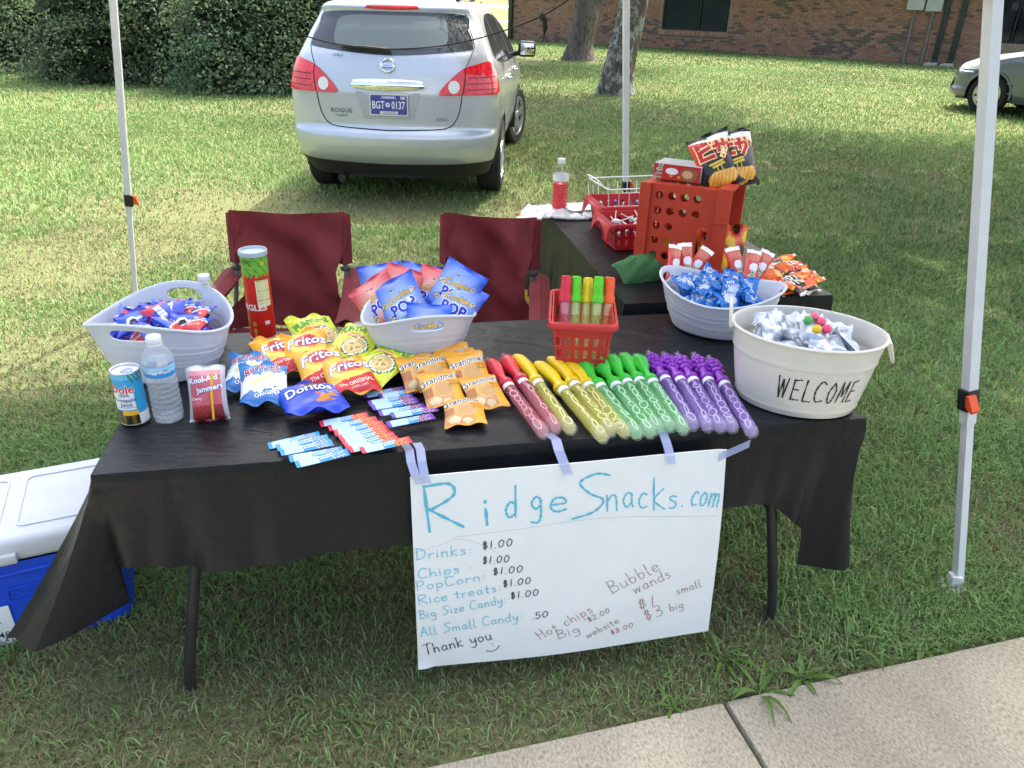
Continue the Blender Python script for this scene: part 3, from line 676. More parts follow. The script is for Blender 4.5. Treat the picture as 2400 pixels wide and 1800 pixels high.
        wv = MB().add(fan(smooth2([(.72, 1.2), (1.2, 1.135), (2.0, 1.10), (2.9, 1.085), (3.12, 1.1), (2.85, 1.3), (2.45, 1.47), (1.8, 1.535), (1.2, 1.51), (.88, 1.42), (.72, 1.3)], 4), lambda y, z: S_.side(sg, y, z, .003), 8)).build('side_window', GLASSD, root)
        for yy in (1.32, 2.25): MB().add(ribbon([(yy, 1.09), (yy - .03, 1.53)], .05, lambda y, z: S_.side(sg, y, z, .006))).build('pillar', BLK, wv)
        for yy in (1.18, 2.2): MB().add(ribbon([(yy, .5), (yy, .8), (yy - .06, 1.1)], .008, lambda y, z: S_.side(sg, y, z, .003))).build('door_gap', LINE, root)
        for yy in (1.45, 2.45): MB().add(tube([S_.side(sg, yy, .98, .01), S_.side(sg, yy + .03, .985, .04), S_.side(sg, yy + .2, .985, .04), S_.side(sg, yy + .22, .985, .01)], .015, 8)).build('door_handle', CHROME, root)
        mr = MB().add(box(sg * 1.02, 2.98, 1.16, .2, .11, .17, .04, 3)).add(tube([(sg * .84, 3.0, 1.1), (sg * .97, 3.0, 1.12)], .03, 8)).build('side_mirror', BLK, root)
        MB().add(box(sg * 1.025, 2.92, 1.16, .155, .012, .125, .005)).build('mirror_glass', CHROME, mr)
        wheel(root, (sg * .79, WY[0], .345), 0 if sg > 0 else math.pi); wheel(root, (sg * .80, WY[1], .345), (0 if sg > 0 else math.pi) + R(-16))
        MB().add(tube(spline([(sg * .5, .75, 1.652), (sg * .5, 1.6, 1.675), (sg * .47, 2.2, 1.64)], 5), .018, 8)).build('roof_strip', BLK, root)
    # chrome bar, plate recess and plate
    MB().add(fan(smooth2([(-.285, .985), (0, .965), (.285, .985), (.29, 1.02), (.26, 1.045), (0, 1.052), (-.26, 1.045), (-.29, 1.02)], 4), lambda x, z: Q(x, z, .016 + .02 * max(0, 1 - ((z - 1.008) / .045) ** 2)), 6)).build('chrome_bar', CHROME, root)
    MB().add(fan([(-.27, .955), (.27, .955), (.215, .76), (.19, .745), (-.19, .745), (-.215, .76)], lambda x, z: Q(x, z, .003), 3)).build('plate_recess', mat('silver_recess_shade', (.42, .44, .47), .35, metal=.5), root)  # flat patch, the shade of a recess put into its darker silver
    py = S_.yr(.85) - .012
    T = Matrix(((1, 0, 0, .01), (0, 0, -1, py - .004), (0, 1, 0, .862), (0, 0, 0, 1)))
    fr = MB().add(panel(rrect(0, 0, .322, .172, .012), [], .006), T=T).build('plate_frame', mat('plate_frame', (.72, .73, .75), .3, metal=.3), root)
    fr.parent = root
    pl = MB().add(panel(rrect(0, 0, .302, .15, .01), [], .009), T=T).build('number_plate', mat('plate_blue', '#4a4a94', .4), root)
    P = Print(lambda x, y, o: T @ Vector((x, y, .0095 + o)))
    P.put(text2d('BGT', .085, .012), '#eceef6', -.086, -.0, lay=1, sx=.66); P.put(text2d('0137', .085, .012), '#eceef6', .080, -.0, lay=1, sx=.66)
    P.poly(ell(-.008, .0, .019, .019, 18), '#dcdff0', 2, 1)
    for k in range(3): P.poly(ell(-.008 + .008 * math.cos(2.1 * k + .5), .008 * math.sin(2.1 * k + .5), .0045, .0045, 8), '#4a4a94', 1, 2)
    P.poly([(-.07, .048), (.07, .048), (.055, .068), (-.055, .068)], '#8f92c8', 2, 1); P.put(text2d('TENNESSEE', .02, .002), '#ffffff', 0, .0585, lay=2)
    P.poly([(-.075, -.072), (.075, -.072), (.075, -.05), (-.075, -.05)], '#d9dde6', 2, 1); P.put(text2d('DAVIDSON', .022, .001), '#22253a', 0, -.061, lay=2)
    P.poly([(.1, .045), (.14, .045), (.14, .07), (.1, .07)], '#b9bde0', 1, 1)
    P.build('plate_lettering', pl)
    em = MB(); em.add(tube([Vector(Q(.055 * math.cos(a), 1.155 + .048 * math.sin(a), .014)) for a in np.linspace(0, 2 * math.pi, 29)], .007, 8, False))
    em.add(grid(10, 2, lambda u, v: Q(-.062 + .124 * u, 1.143 + .024 * v, .018)))
    e = em.build('emblem', CHROME, root)
    PE = Print(lambda x, y, o: Q(x, 1.155 + y, .019 + o)); PE.put(text2d('NISSAN', .022, .002), '#33363c'); PE.build('emblem_lettering', e)
    PB = Print(lambda x, y, o: Q(x, y, .006 + o), .001)
    PB.put(text2d('ROGUE', .05, .006, space=1.1), '#5d6066', -.40, .805, sx=1.05); PB.put(text2d('KRUMLER', .024, .003), '#6d6c66', -.40, .765)
    PB.put(text2d('AWD', .036, .004, space=1.1), '#6a6d72', .45, .755, sx=1.1); PB.put(text2d('CARMAX', .024, .002), '#5b5f66', -.43, 1.222); PB.put(text2d('AUTOS', .012, .001), '#8b8f96', -.40, 1.206)
    PB.build('badge_lettering', root)
    MB().add(ribbon([(-.0, 1.035), (.12, 1.03), (.25, 1.032)], .004, lambda x, z: Q(x, z, .04))).build('handle_line', LINE, root)
    return root
suv()
def van():
    S_ = Shell(yr=[(.22, .15), (.4, .02), (.6, 0), (1.0, .06), (1.3, .15), (1.65, .35), (1.72, .6), (1.75, 1.0)],
               yf=[(.22, 5.0), (.27, 5.12), (.36, 5.14), (.44, 5.09), (.62, 5.10), (.7, 5.07), (.8, 4.98), (.9, 4.75), (.97, 4.45), (1.03, 4.1), (1.08, 3.85), (1.4, 3.2), (1.62, 2.6), (1.72, 2.1), (1.75, 1.6)],
               w=[(.22, .9), (.35, .96), (.7, .98), (.9, .975), (1.05, .95), (1.2, .9), (1.5, .8), (1.68, .7), (1.73, .55), (1.75, .3)],
               cr=[(.22, .2), (1.75, .15)], cf=[(.22, .75), (.6, .8), (.9, .85), (1.05, .6), (1.3, .4), (1.75, .1)], nr=3.5, nf=2.3, z0=.22, z1=1.75)
    GR = mat('grey_van_paint', (.17, .19, .225), .35, metal=.5, coat=.6)
    wc = at(2122, 246, .0); a = R(52); hd = Vector((-math.cos(a), math.sin(a), 0)); rz = math.atan2(hd.y, hd.x) - math.pi / 2
    rgt = Vector((hd.y, -hd.x, 0)); WYF = 4.18
    pos = wc - hd * WYF + rgt * .9; pos.z = 0
    root = empty('parked_van', pos, rz); tag(root, 'grey van with amber side light parked partly behind the thick canopy leg', 'van')
    cut = lambda x, y, z: abs(x) > .75 and any((y - wy) ** 2 + (z - .34) ** 2 < .39 ** 2 for wy in (1.1, WYF))
    MB().add(S_.body(cut)).build('body', GR, root, angle=60)
    mb = MB()
    for sg in (-1, 1):
        for wy in (1.1, WYF):
            p = [(sg * .96, wy + .39 * math.cos(t), .34 + .39 * math.sin(t)) for t in np.linspace(-.25, math.pi + .25, 17)]; b = [(sg * .5, q[1], q[2]) for q in p]
            mb.add((p + b, [(i, i + 1, 18 + i, 17 + i) for i in range(16)])); mb.add((b, [tuple(range(17))]))
        wheel(root, (sg * .86, 1.1, .34), 0 if sg > 0 else math.pi, .34, .22, 9); wheel(root, (sg * .86, WYF, .34), 0 if sg > 0 else math.pi, .34, .22, 9)
    for sg in (-1, 1):
        for wy in (1.1, WYF): MB().add(tube([(sg * S_.w(.34 + .39 * max(0, math.sin(t))), wy + .39 * math.cos(t), .34 + .39 * math.sin(t)) for t in np.linspace(-.15, math.pi + .15, 25)], .022, 8)).build('arch_lip', GR, root)
    mb.add(box(0, 2.6, .26, 1.5, 4.4, .1)); mb.build('underbody', BLK, root, smooth=False)
    def fy(x, z): return S_.yf(z) - S_.cf(z) * (1 - max(0, 1 - (abs(x) / S_.w(z)) ** 2.3) ** (1 / 2.3))
    def front(sg, t, z, off):          # t: 0 at the side, 1 towards the nose centre
        yf, cf, w = S_.yf(z), S_.cf(z), S_.w(z); ang = math.pi / 2 * (1 - t); x = w * math.sin(ang) ** (2 / 2.3); y = yf - cf * (1 - max(math.cos(ang), 0) ** (2 / 2.3))
        return (sg * (x + off * .8), y + off * .6, z + off * .3)
    for sg in (-1, 1):
        h = MB().add(fan(smooth2([(.06, .80), (.12, .88), (.3, .905), (.5, .86), (.55, .76), (.35, .72), (.15, .735)], 4), lambda t, z: front(sg, t, z, .012), 6)).build('headlight', CLRL, root)
        MB().add(fan(smooth2([(.05, .8), (.11, .885), (.2, .88), (.17, .80), (.12, .74), (.07, .75)], 4), lambda t, z: front(sg, t, z, .018), 4)).build('side_marker', mat('lamp_amber', (.8, .2, .02), .2), h)
        MB().add(ribbon([(.1, .69), (.35, .685), (.6, .69)], .025, lambda t, z: front(sg, t, z, .008))).build('bumper_trim', CHROME, root)
        MB().add(fan(smooth2([(.6, 1.02), (2, 1.0), (3.2, .99), (3.75, 1.06), (3.3, 1.3), (2.8, 1.5), (1.5, 1.55), (.7, 1.5)], 4), lambda y, z: S_.side(sg, y, z, .004), 6)).build('side_window', GLASSD, root)
        MB().add(box(sg * 1.1, 3.55, 1.1, .2, .14, .2, .05, 3)).build('side_mirror', GR, root)
    MB().add(fan([(-.62, .56), (.62, .56), (.55, .36), (-.55, .36)], lambda x, z: (x, fy(x, z) + .006, z), 5)).build('grille', BLK, root)
    MB().add(fan([(-.66, 1.14), (.66, 1.14), (.52, 1.6), (-.52, 1.6)], lambda x, z: (x, fy(x, z) + .008, z + .004), 6)).build('windscreen', GLASSD, root)
    return root
van()
# ================================================================== canopy tent
WHITE_P = mat('white_powder_coat', (.62, .64, .65), .4, noise=.04); ORG = mat('orange_plastic', (.75, .09, .02), .4); BLKP = mat('black_clip_plastic', (.015, .015, .016), .5)
CAN = [Vector((1.468, 1.922, 0)), Vector((.743, 4.884, 0)), Vector((-2.2195, 4.159, 0)), Vector((-1.495, 1.197, 0))]
_e = Vector((math.cos(.24), math.sin(.24), 0)); _n = Vector((-_e.y, _e.x, 0)); cen = sum(CAN, Vector()) / 4
tent = empty('canopy_tent', cen); tag(tent, 'pop up canopy tent with slanted white legs and orange latches over the tables', 'canopy')
def sq_tube(p, q, w, xdir):
    z = (q - p).normalized(); x = (xdir - z * xdir.dot(z)).normalized(); y = z.cross(x); v = []
    for c in (p, q):
        for (a, b) in ((-1, -1), (1, -1), (1, 1), (-1, 1)): v.append(c + x * a * w / 2 + y * b * w / 2)
    return v, [(0, 3, 2, 1), (4, 5, 6, 7), (0, 1, 5, 4), (1, 2, 6, 5), (2, 3, 7, 6), (3, 0, 4, 7)]
tops = []
for i, b in enumerate(CAN):
    b = b - cen; inx = _e * (-1 if i in (0, 1) else 1); iny = _n * (-1 if i in (1, 2) else 1)
    t = b + (inx + iny) * .3 + Vector((0, 0, 2.0)); tops.append(t)
    P = lambda z: b.lerp(t, z / 2.0)
    leg = MB().add(sq_tube(P(.58), P(2.0), .0315, _e)).add(sq_tube(P(.02), P(.62), .0245, _e)).build('leg', WHITE_P, tent, smooth=False)
    out = -inx if i in (0,) else inx
    T = frame(P(.655), _e, (t - b).normalized(), None)
    zz = (t - b).normalized(); xx = (_e - zz * _e.dot(zz)).normalized(); yy = zz.cross(xx); T = Matrix(((xx.x, yy.x, zz.x, P(.655).x), (xx.y, yy.y, zz.y, P(.655).y), (xx.z, yy.z, zz.z, P(.655).z), (0, 0, 0, 1)))
    cl = MB().add(box(.004 if i != 0 else -.002, 0, 0, .043, .042, .066, .004), T=T).build('height_clip', BLKP, leg)
    lev = [(0, 0, .032), (.012, 0, .034), (.034, 0, -.018), (.03, 0, -.03), (.012, 0, -.022), (0, 0, -.01)]
    sg = -1 if i == 0 else 1
    v = [(sg * (.025 + p[0] * .8), -.013, p[2] * .8) for p in lev] + [(sg * (.025 + p[0] * .8), .013, p[2] * .8) for p in lev]
    if i == 0: v = [(p[1] - .022, p[0] + .0, p[2]) for p in v]          # the near leg's latch faces the table front
    MB().add((v, [(0, 1, 2, 3, 4, 5), (11, 10, 9, 8, 7, 6)] + [(k, k + 6, (k + 1) % 6 + 6, (k + 1) % 6) for k in range(6)]), T=T).build('latch', ORG, cl, smooth=False)
    ft = MB().add(lathe([(.044, 0), (.044, .005), (.036, .008), (.02, .012)], 16)).add(box(.0, 0, .03, .034, .034, .05, .004)).build('foot', mat('foot_white_dirty', (.55, .55, .53), .7, noise=.25, nscale=60), leg)
    ft.location = b + Vector((-.02, 0, 0)) * (1 if i == 0 else 0)
    MB().add(box(0, 0, 1.135, .07, .07, .07, .006), T=T).build('slider_bracket', BLKP, leg)
    MB().add(box(-.045, 0, 1.092, .03, .022, .028, .004), T=T).build('release_tab', mat('red_tab', (.6, .03, .03), .5), leg)
ap = sum(tops, Vector()) / 4 + Vector((0, 0, .75))
mb = MB()
ctr = ap.copy(); ctr.z = 0; ex = [Vector((t.x, t.y, t.z)) * 1.0 + (t - Vector((0, 0, t.z))).normalized() * .14 + Vector((0, 0, .03)) for t in tops]
lo = [e - Vector((0, 0, .18)) + Vector((e.x, e.y, 0)) * .01 for e in ex]
def rf(u, v, a, b): return a.lerp(b, u).lerp(ap + Vector((0, 0, .03)), v) + Vector((0, 0, -.10 * math.sin(math.pi * v) * (1 - .5 * math.sin(math.pi * u))))
for k in range(4):
    a, b = ex[k], ex[(k + 1) % 4]; mb.add(grid(10, 10, lambda u, v: rf(u, v, a, b))); mb.add(grid(10, 2, lambda u, v: a.lerp(b, u).lerp(lo[k].lerp(lo[(k + 1) % 4], u), v)))
mb.build('canopy_roof', mat('canopy_fabric', (.92, .92, .95), .7, transl=.66), tent)
mb = MB()
for k in range(4):
    a, b = tops[k], tops[(k + 1) % 4]; m = a.lerp(b, .5)
    mb.add(sq_tube(a, m - Vector((0, 0, .18)) + Vector((0, 0, .0)), .022, _n)).add(sq_tube(b, m - Vector((0, 0, .18)), .022, _n)); mb.add(sq_tube(a, ap - Vector((0, 0, .06)), .022, _n))
mb.build('truss', WHITE_P, tent, smooth=False)

# black cord slung between the two rear legs
def on_vplane(px, py, P, Q):
    a, b = (px * 2400 / 2212 - 1200) / FPX, (py * 2400 / 2212 - 900) / FPX; u, v = a * _cr + b * _sr, -a * _sr + b * _cr
    d = Vector((u, _c - v * _s, -(_s + v * _c))); n = Vector(((Q - P).y, -(Q - P).x, 0)); t = P.dot(n) / d.dot(n)
    return Vector((0, 0, CAMH)) + d * t
A_, B_ = CAN[2] + (_e - _n) * .26, CAN[1] + (-_e - _n) * .26
cp = [on_vplane(x, y, A_, B_) for x, y in ((258, -75), (370, -38), (470, 5), (671, 81), (756, 99), (843, 106), (938, 101), (1016, 87), (1087, 67), (1168, 36), (1230, -2), (1366, -100))]
CORD = mat('black_cord', (.012, .012, .014), .9)
cord = MB().add(tube(spline(cp, 8), .0035, 6)).build('guy_cord', CORD); tag(cord, 'thin black cord slung between the rear canopy legs across the silver car', 'cord')
k0 = on_vplane(1172, 36, A_, B_)
MB().add(lathe([(.002, -.02), (.014, -.012), (.016, 0), (.012, .012), (.002, .02)], 10), T=Matrix.Translation(k0)).add(tube([k0 + Vector((.01, 0, -.005)), k0 + Vector((.016, 0, -.05)), k0 + Vector((.012, 0, -.09))], [.012, .014, .004], 8)).add(tube([k0 + Vector((.012, 0, -.08)), k0 + Vector((.01, 0, -.12))], .003, 5)).build('knot', CORD, cord)

# ================================================================== tables and cloths
LEGM = mat('grey_table_leg', (.055, .053, .052), .35, metal=.4, noise=.1); TTOP = mat('table_plastic', (.5, .48, .44), .6)
def folding_table(a0, b0, L, D, label, bend=True):
    root = empty('folding_table', tp(a0, b0, 0), TANG); tag(root, label, 'table', 'folding tables under black cloths')
    MB().add(box(L / 2, D / 2, TZ - .034, L - .01, D - .01, .045, .01)).build('table_top', TTOP, root)
    for x in (.075, L - .085):
        for y in (.075, D - .075):
            dx = 1 if x > L / 2 else -1
            MB().add(tube(spline([(x - dx * .125, y, TZ - .05), (x - dx * .115, y, TZ - .15), (x - dx * .085, y, TZ - .28), (x - dx * .03, y, .20), (x - dx * .004, y, .06), (x, y, 0)], 5), .0145, 12)).build('leg', LEGM, root)
        MB().add(tube([(x - dx * .075, .08, .42), (x - dx * .075, D - .08, .42)], .011, 10)).build('crossbar', LEGM, root)
    return root
FILM = None
def film():
    m = bpy.data.materials.new('black_plastic_film'); m.use_nodes = True; nt = m.node_tree; b = nt.nodes['Principled BSDF']
    b.inputs['Base Color'].default_value = (.008, .0095, .012, 1); b.inputs['Roughness'].default_value = .38; b.inputs['Specular IOR Level'].default_value = .28
    tc = nt.nodes.new('ShaderNodeTexCoord'); mp = nt.nodes.new('ShaderNodeMapping'); mp.inputs['Scale'].default_value = (1, 2.4, 1); mp.inputs['Rotation'].default_value = (0, 0, .5); nt.links.new(tc.outputs['Object'], mp.inputs[0])
    n = nt.nodes.new('ShaderNodeTexNoise'); n.inputs['Scale'].default_value = 5.5; n.inputs['Detail'].default_value = 5; n.inputs['Roughness'].default_value = .55; n.inputs['Distortion'].default_value = .6; nt.links.new(mp.outputs[0], n.inputs['Vector'])
    bp = nt.nodes.new('ShaderNodeBump'); bp.inputs['Strength'].default_value = .42; bp.inputs['Distance'].default_value = .02; nt.links.new(n.outputs['Fac'], bp.inputs['Height'])
    v = nt.nodes.new('ShaderNodeTexVoronoi'); v.feature = 'DISTANCE_TO_EDGE'; v.inputs['Scale'].default_value = 7; v.inputs['Randomness'].default_value = 1
    n3 = nt.nodes.new('ShaderNodeTexNoise'); n3.inputs['Scale'].default_value = 6; n3.inputs['Detail'].default_value = 3; nt.links.new(mp.outputs[0], n3.inputs['Vector'])
    mxv = nt.nodes.new('ShaderNodeMix'); mxv.data_type = 'RGBA'; mxv.inputs[0].default_value = .35; nt.links.new(mp.outputs[0], mxv.inputs[6]); nt.links.new(n3.outputs['Color'], mxv.inputs[7]); nt.links.new(mxv.outputs[2], v.inputs['Vector'])
    rr = nt.nodes.new('ShaderNodeMapRange'); rr.inputs['From Max'].default_value = .12; nt.links.new(v.outputs['Distance'], rr.inputs['Value'])
    b2 = nt.nodes.new('ShaderNodeBump'); b2.inputs['Strength'].default_value = .10; b2.inputs['Distance'].default_value = .006; nt.links.new(rr.outputs[0], b2.inputs['Height']); nt.links.new(bp.outputs[0], b2.inputs['Normal'])
    nt.links.new(b2.outputs[0], b.inputs['Normal'])
    return m
FILM = film()
def wr(a, b):
    """small wrinkles of the film lying on a table"""
    s = .0016 * math.sin(9 * a + 5 * b + 1.3 * math.sin(7 * b)) + .0012 * math.sin(23 * a - 14 * b)
    fr = math.exp(-b / .09)
    s += fr * .0045 * abs(math.sin(16 * a + 8 * b + 2 * math.sin(4.2 * a))) * (1 if a > .3 else .3)
    return s
def cloth(name, a0, b0, L, D, keys, label, rcorner=.035):
    """keys: list of (perimeter position 0..4, drop, flare_out, slide) - 0..1 left side from the back to the front, 1..2 front, 2..3 right, 3..4 back"""
    root = MB(); z0 = TZ - .003
    NU, NV = 96, 44
    v, f = grid(NU, NV, lambda u, w: tp(a0 + u * L, b0 + w * D, z0 + wr(u * L, w * D) * min(1, 8 * min(u, 1 - u, w, 1 - w) + .12)))
    root.add((v, f))
    per = []; ks = np.array([k[0] for k in keys], float)
    for k in range(4):
        n = 70 if k in (0, 2) else 150
        for i in range(n): per.append(k + i / n)
    rows = 16; verts = []
    for s in per:
        k = int(s); t = s - k
        a, b = {0: (0, D * (1 - t)), 1: (L * t, 0), 2: (L, D * t), 3: (L * (1 - t), D)}[k]
        on = {0: (-1, 0), 1: (0, -1), 2: (1, 0), 3: (0, 1)}[k]; ln = D if k in (0, 2) else L
        # rounded, blended outward direction near the corners
        o = Vector(on); q = .06 / ln
        if t < q: pv = Vector({0: (0, 1), 1: (-1, 0), 2: (0, -1), 3: (1, 0)}[k]); o = (o * (.5 + .5 * t / q) + pv * (.5 - .5 * t / q)).normalized()
        if t > 1 - q: nx = Vector({0: (0, -1), 1: (1, 0), 2: (0, 1), 3: (-1, 0)}[k]); o = (o * (.5 + .5 * (1 - t) / q) + nx * (.5 - .5 * (1 - t) / q)).normalized()
        dr, fl, sl = [float(np.interp(s, ks, [kk[j] for kk in keys])) for j in (1, 2, 3)]
        tg = {0: (0, -1), 1: (1, 0), 2: (0, 1), 3: (-1, 0)}[k]
        x = s * 7.0
        for r in range(rows + 1):
            w = r / rows
            amp = (.003 + .009 * w) * w if k == 1 and .12 < t < .86 else (.006 + .022 * w) * w
            wave = math.sin(9.0 * x + 1.2 * math.sin(3.1 * x)) * .6 + .5 * math.sin(21 * x + 2 * w) * .5 + .35 * math.sin(4.3 * x + 3.5 * w)
            off = fl * w ** 1.15 + amp * wave * (1.0 if k != 1 else .75) + .006 * math.sin(math.pi * min(1, w * 6))
            zz = z0 - dr * w if r else z0 + wr(a, b) * .12
            zz -= 0 if r == 0 else .004 * (1 - w)
            verts.append(tp(a0 + a + o.x * off + tg[0] * sl * w, b0 + b + o.y * off + tg[1] * sl * w, zz))
    n = len(per); W_ = rows + 1; faces = []
    for i in range(n):
        j = (i + 1) % n
        for r in range(rows): faces.append((i * W_ + r, i * W_ + r + 1, j * W_ + r + 1, j * W_ + r))
    root.add((verts, faces))
    o = root.build(name, FILM, angle=50)
    tag(o, label, 'tablecloth', 'black plastic tablecloths')
    return o
folding_table(0, 0, TL, TD, 'long folding table under the cloth with the price poster')
cloth('tablecloth', 0, 0, TL, TD, [(0, .36, .06, 0), (.3, .40, .10, .02), (.55, .39, .14, .04), (.75, .40, .20, .08), (.90, .41, .25, .10), (.96, .405, .20, .06), (.985, .40, .12, -.02), (.999, .39, .02, .01), (1.0, .385, -.05, -.03), (1.004, .24, .01, .02), (1.03, .232, .015, .0), (1.1, .275, .03, 0), (1.3, .245, .03, 0), (1.6, .215, .025, 0), (1.83, .215, .03, 0), (1.88, .24, .02, 0), (1.925, .31, .0, 0), (1.952, .36, -.02, 0), (1.957, .48, -.03, -.01), (1.985, .485, .02, .015), (2.0, .475, .04, .0), (2.2, .40, .03, 0), (2.6, .3, .02, 0), (3.0, .3, .02, 0), (3.5, .24, .02, 0), (4.0, .3, .03, 0)],
      'black plastic tablecloth on the long table with the price poster taped to its front')
A2, B2, L2, D2 = 1.47, .86, .79, 1.36
folding_table(A2, B2, L2, D2, 'second folding table carrying the orange milk crate')
cloth('tablecloth', A2, B2, L2, D2, [(0, .42, .10, 0), (.2, .40, .05, 0), (1.0, .42, .04, 0), (1.5, .3, .03, 0), (2.0, .42, .03, 0), (3.0, .42, .05, 0), (3.5, .4, .04, 0), (4.0, .42, .10, 0)], 'black plastic tablecloth on the table with the orange milk crate')

# ================================================================== poster
PO = mat('poster_board', (.80, .82, .82), .55, noise=.02, nscale=12)
def pos_pt(x, y, off=0):
    """x 0..1 along the top, y 0..1 downwards"""
    a = (.678 * (1 - x) + 1.44 * x) * (1 - y) + (.678 * (1 - x) + 1.482 * x) * y
    z = (.706 * (1 - x) + .716 * x) * (1 - y) + (.098 * (1 - x) + .118 * x) * y
    b = -.052 - .010 * math.sin(math.pi * y) - .012 * math.sin(math.pi * x) * y + .01 * (1 - x) * y + .0015 * math.sin(9 * x + 7 * y)
    if x > .985 and y < .03: b -= .004
    if x < .03 and y > .97: b -= .006
    return tp(a, b - off, z - .0)
mb = MB(); mb.add(grid(40, 30, lambda u, v: pos_pt(u, v, .0))); mb.add(grid(40, 30, lambda u, v: pos_pt(u, v, -.003)))
ed = [(i / 40, 0) for i in range(40)] + [(1, j / 30) for j in range(30)] + [(1 - i / 40, 1) for i in range(40)] + [(0, 1 - j / 30) for j in range(30)]
mb.add(([pos_pt(*p) for p in ed] + [pos_pt(p[0], p[1], -.003) for p in ed], [(i, (i + 1) % 140, (i + 1) % 140 + 140, i + 140) for i in range(140)]))
poster = mb.build('price_poster', PO); tag(poster, 'white handwritten price poster taped to the front of the black tablecloth', 'poster')
PW, PH = .765, .60
def wpos(txt, x0, y0, x1, y1, hgt, wid, col):
    """write txt from poster point (x0, y0) to (x1, y1) in fractions of the sheet"""
    dx, dy = (x1 - x0) * PW, (y0 - y1) * PH
    PP = Print(lambda x, y, o: pos_pt(x / PW, -y / PH, .0006 + o), .0003)
    PP.put(stroke2d(txt, hgt, wid, 0, 0, 0, fit=math.hypot(dx, dy)), col, x0 * PW, -y0 * PH, math.atan2(dy, dx), lay=1); PP.build('handwriting', poster)
TEAL, TEAL2, INK, BRN = '#58b9d2', '#74c4d6', '#454a5c', '#a87c7a'
for (t, a, b, c, d, h) in (('R', .052, .254, .165, .243, .125), ('i', .222, .245, .245, .243, .095), ('d', .285, .222, .325, .222, .092), ('g', .365, .205, .405, .205, .085), ('e', .424, .215, .486, .217, .082), ('S', .495, .258, .622, .250, .118), ('n', .607, .241, .652, .24, .10), ('a', .662, .233, .702, .231, .09), ('c', .712, .243, .746, .243, .09), ('k', .762, .258, .806, .256, .105), ('s', .815, .258, .848, .257, .075), ('.', .855, .252, .87, .252, .1), ('com', .886, .252, .985, .275, .085)):
    wpos(t, a, b, c, d, h, .0085 if t in 'Ri' else (.0065 if t in 'dgeS' else .005), TEAL)
for (t, a, b, c, d, h) in (('Drinks:', .008, .383, .181, .376, .032), ('Chips :', .013, .479, .18, .461, .03), ('PopCorn:', .006, .542, .223, .516, .03), ('Rice treats:', .012, .616, .273, .586, .03), ('Big Size Candy:', .013, .698, .289, .658, .03), ('All Small Candy:', .013, .801, .342, .764, .033)):
    wpos(t, a, b, c, d, h, .0032, TEAL2)
for (t, a, b, c, d) in (('$1.00', .214, .36, .309, .357), ('$1.00', .213, .434, .298, .438), ('$1.00', .246, .498, .342, .498), ('$1.00', .278, .569, .369, .566), ('$1.00', .303, .640, .395, .636), ('.50', .373, .77, .429, .764)):
    wpos(t, a, b, c, d, .023, .0032, INK)
wpos('Thank you', .025, .919, .244, .864, .04, .0036, INK); wpos(')', .228, .945, .272, .925, .03, .0034, INK); wpos(':', .238, .918, .262, .902, .03, .003, INK)
for (t, a, b, c, d, h) in (('Hot chips', .402, .894, .58, .762, .034), ('$2.00', .566, .822, .639, .778, .019), ('Big', .464, .903, .54, .874, .032), ('website', .564, .923, .673, .850, .026), ('$8.00', .648, .924, .725, .892, .019), ('Bubble', .64, .672, .802, .569, .045), ('wands', .718, .691, .843, .621, .04), ('small', .868, .734, .956, .706, .03), ('$1', .738, .793, .797, .778, .04), ('$3', .769, .871, .83, .843, .045), ('big', .85, .834, .9, .821, .032)):
    wpos(t, a, b, c, d, h, .0026, BRN)
PC = Print(lambda x, y, o: pos_pt(x / PW, -y / PH, .0003 + o), .0001)
for pts in ([(.0, .35), (.07, .325), (.14, .30), (.2, .33), (.26, .385)], [(.12, .29), (.3, .28), (.6, .27), (.985, .32)]):
    P = spline([(p[0] * PW, -p[1] * PH, 0) for p in pts], 6); vv = []
    for p in P: vv += [(p.x, p.y - .0007), (p.x, p.y + .0007)]
    PC.put((vv, [(2 * i, 2 * i + 2, 2 * i + 3, 2 * i + 1) for i in range(len(P) - 1)]), '#c3c9ca', lay=1)
PC.build('drawn_crease_shade', poster)  # grey lines on the flat sheet paint the shading of folds
TAPE = mat('clear_tape', (.45, .5, .78), .3, alpha=.62)
def tape(pa, pb, wid):
    """strip from table point pa (a, b, z) over the edge to pb"""
    mid = [(pa[0], pa[1], pa[2]), (pa[0] * .6 + pb[0] * .4, -.004, TZ + .004), (pa[0] * .55 + pb[0] * .45, -.034, TZ - .010), (pa[0] * .3 + pb[0] * .7, -.0565, .712), pb]
    P = [tp(*p) for p in mid]; v = []
    for i, p in enumerate(P): v += [p - TE * wid / 2, p + TE * wid / 2]
    MB().add((v, [(2 * i, 2 * i + 2, 2 * i + 3, 2 * i + 1) for i in range(4)])).build('tape', TAPE, poster, smooth=False)
tape((.668, .035, TZ + .003), (.700, -.0575, .690), .02); tape((.70, .028, TZ + .003), (.715, -.0575, .69), .02); tape((1.012, .03, TZ + .003), (1.045, -.0605, .685), .024); tape((1.285, .025, TZ + .003), (1.300, -.0605, .69), .022)
v = [tp(*p) for p in ((1.42, -.0565, .708), (1.42, -.0565, .685), (1.50, -.05, .715), (1.50, -.05, .737))]
MB().add((v, [(0, 1, 2, 3)])).build('tape', TAPE, poster, smooth=False)

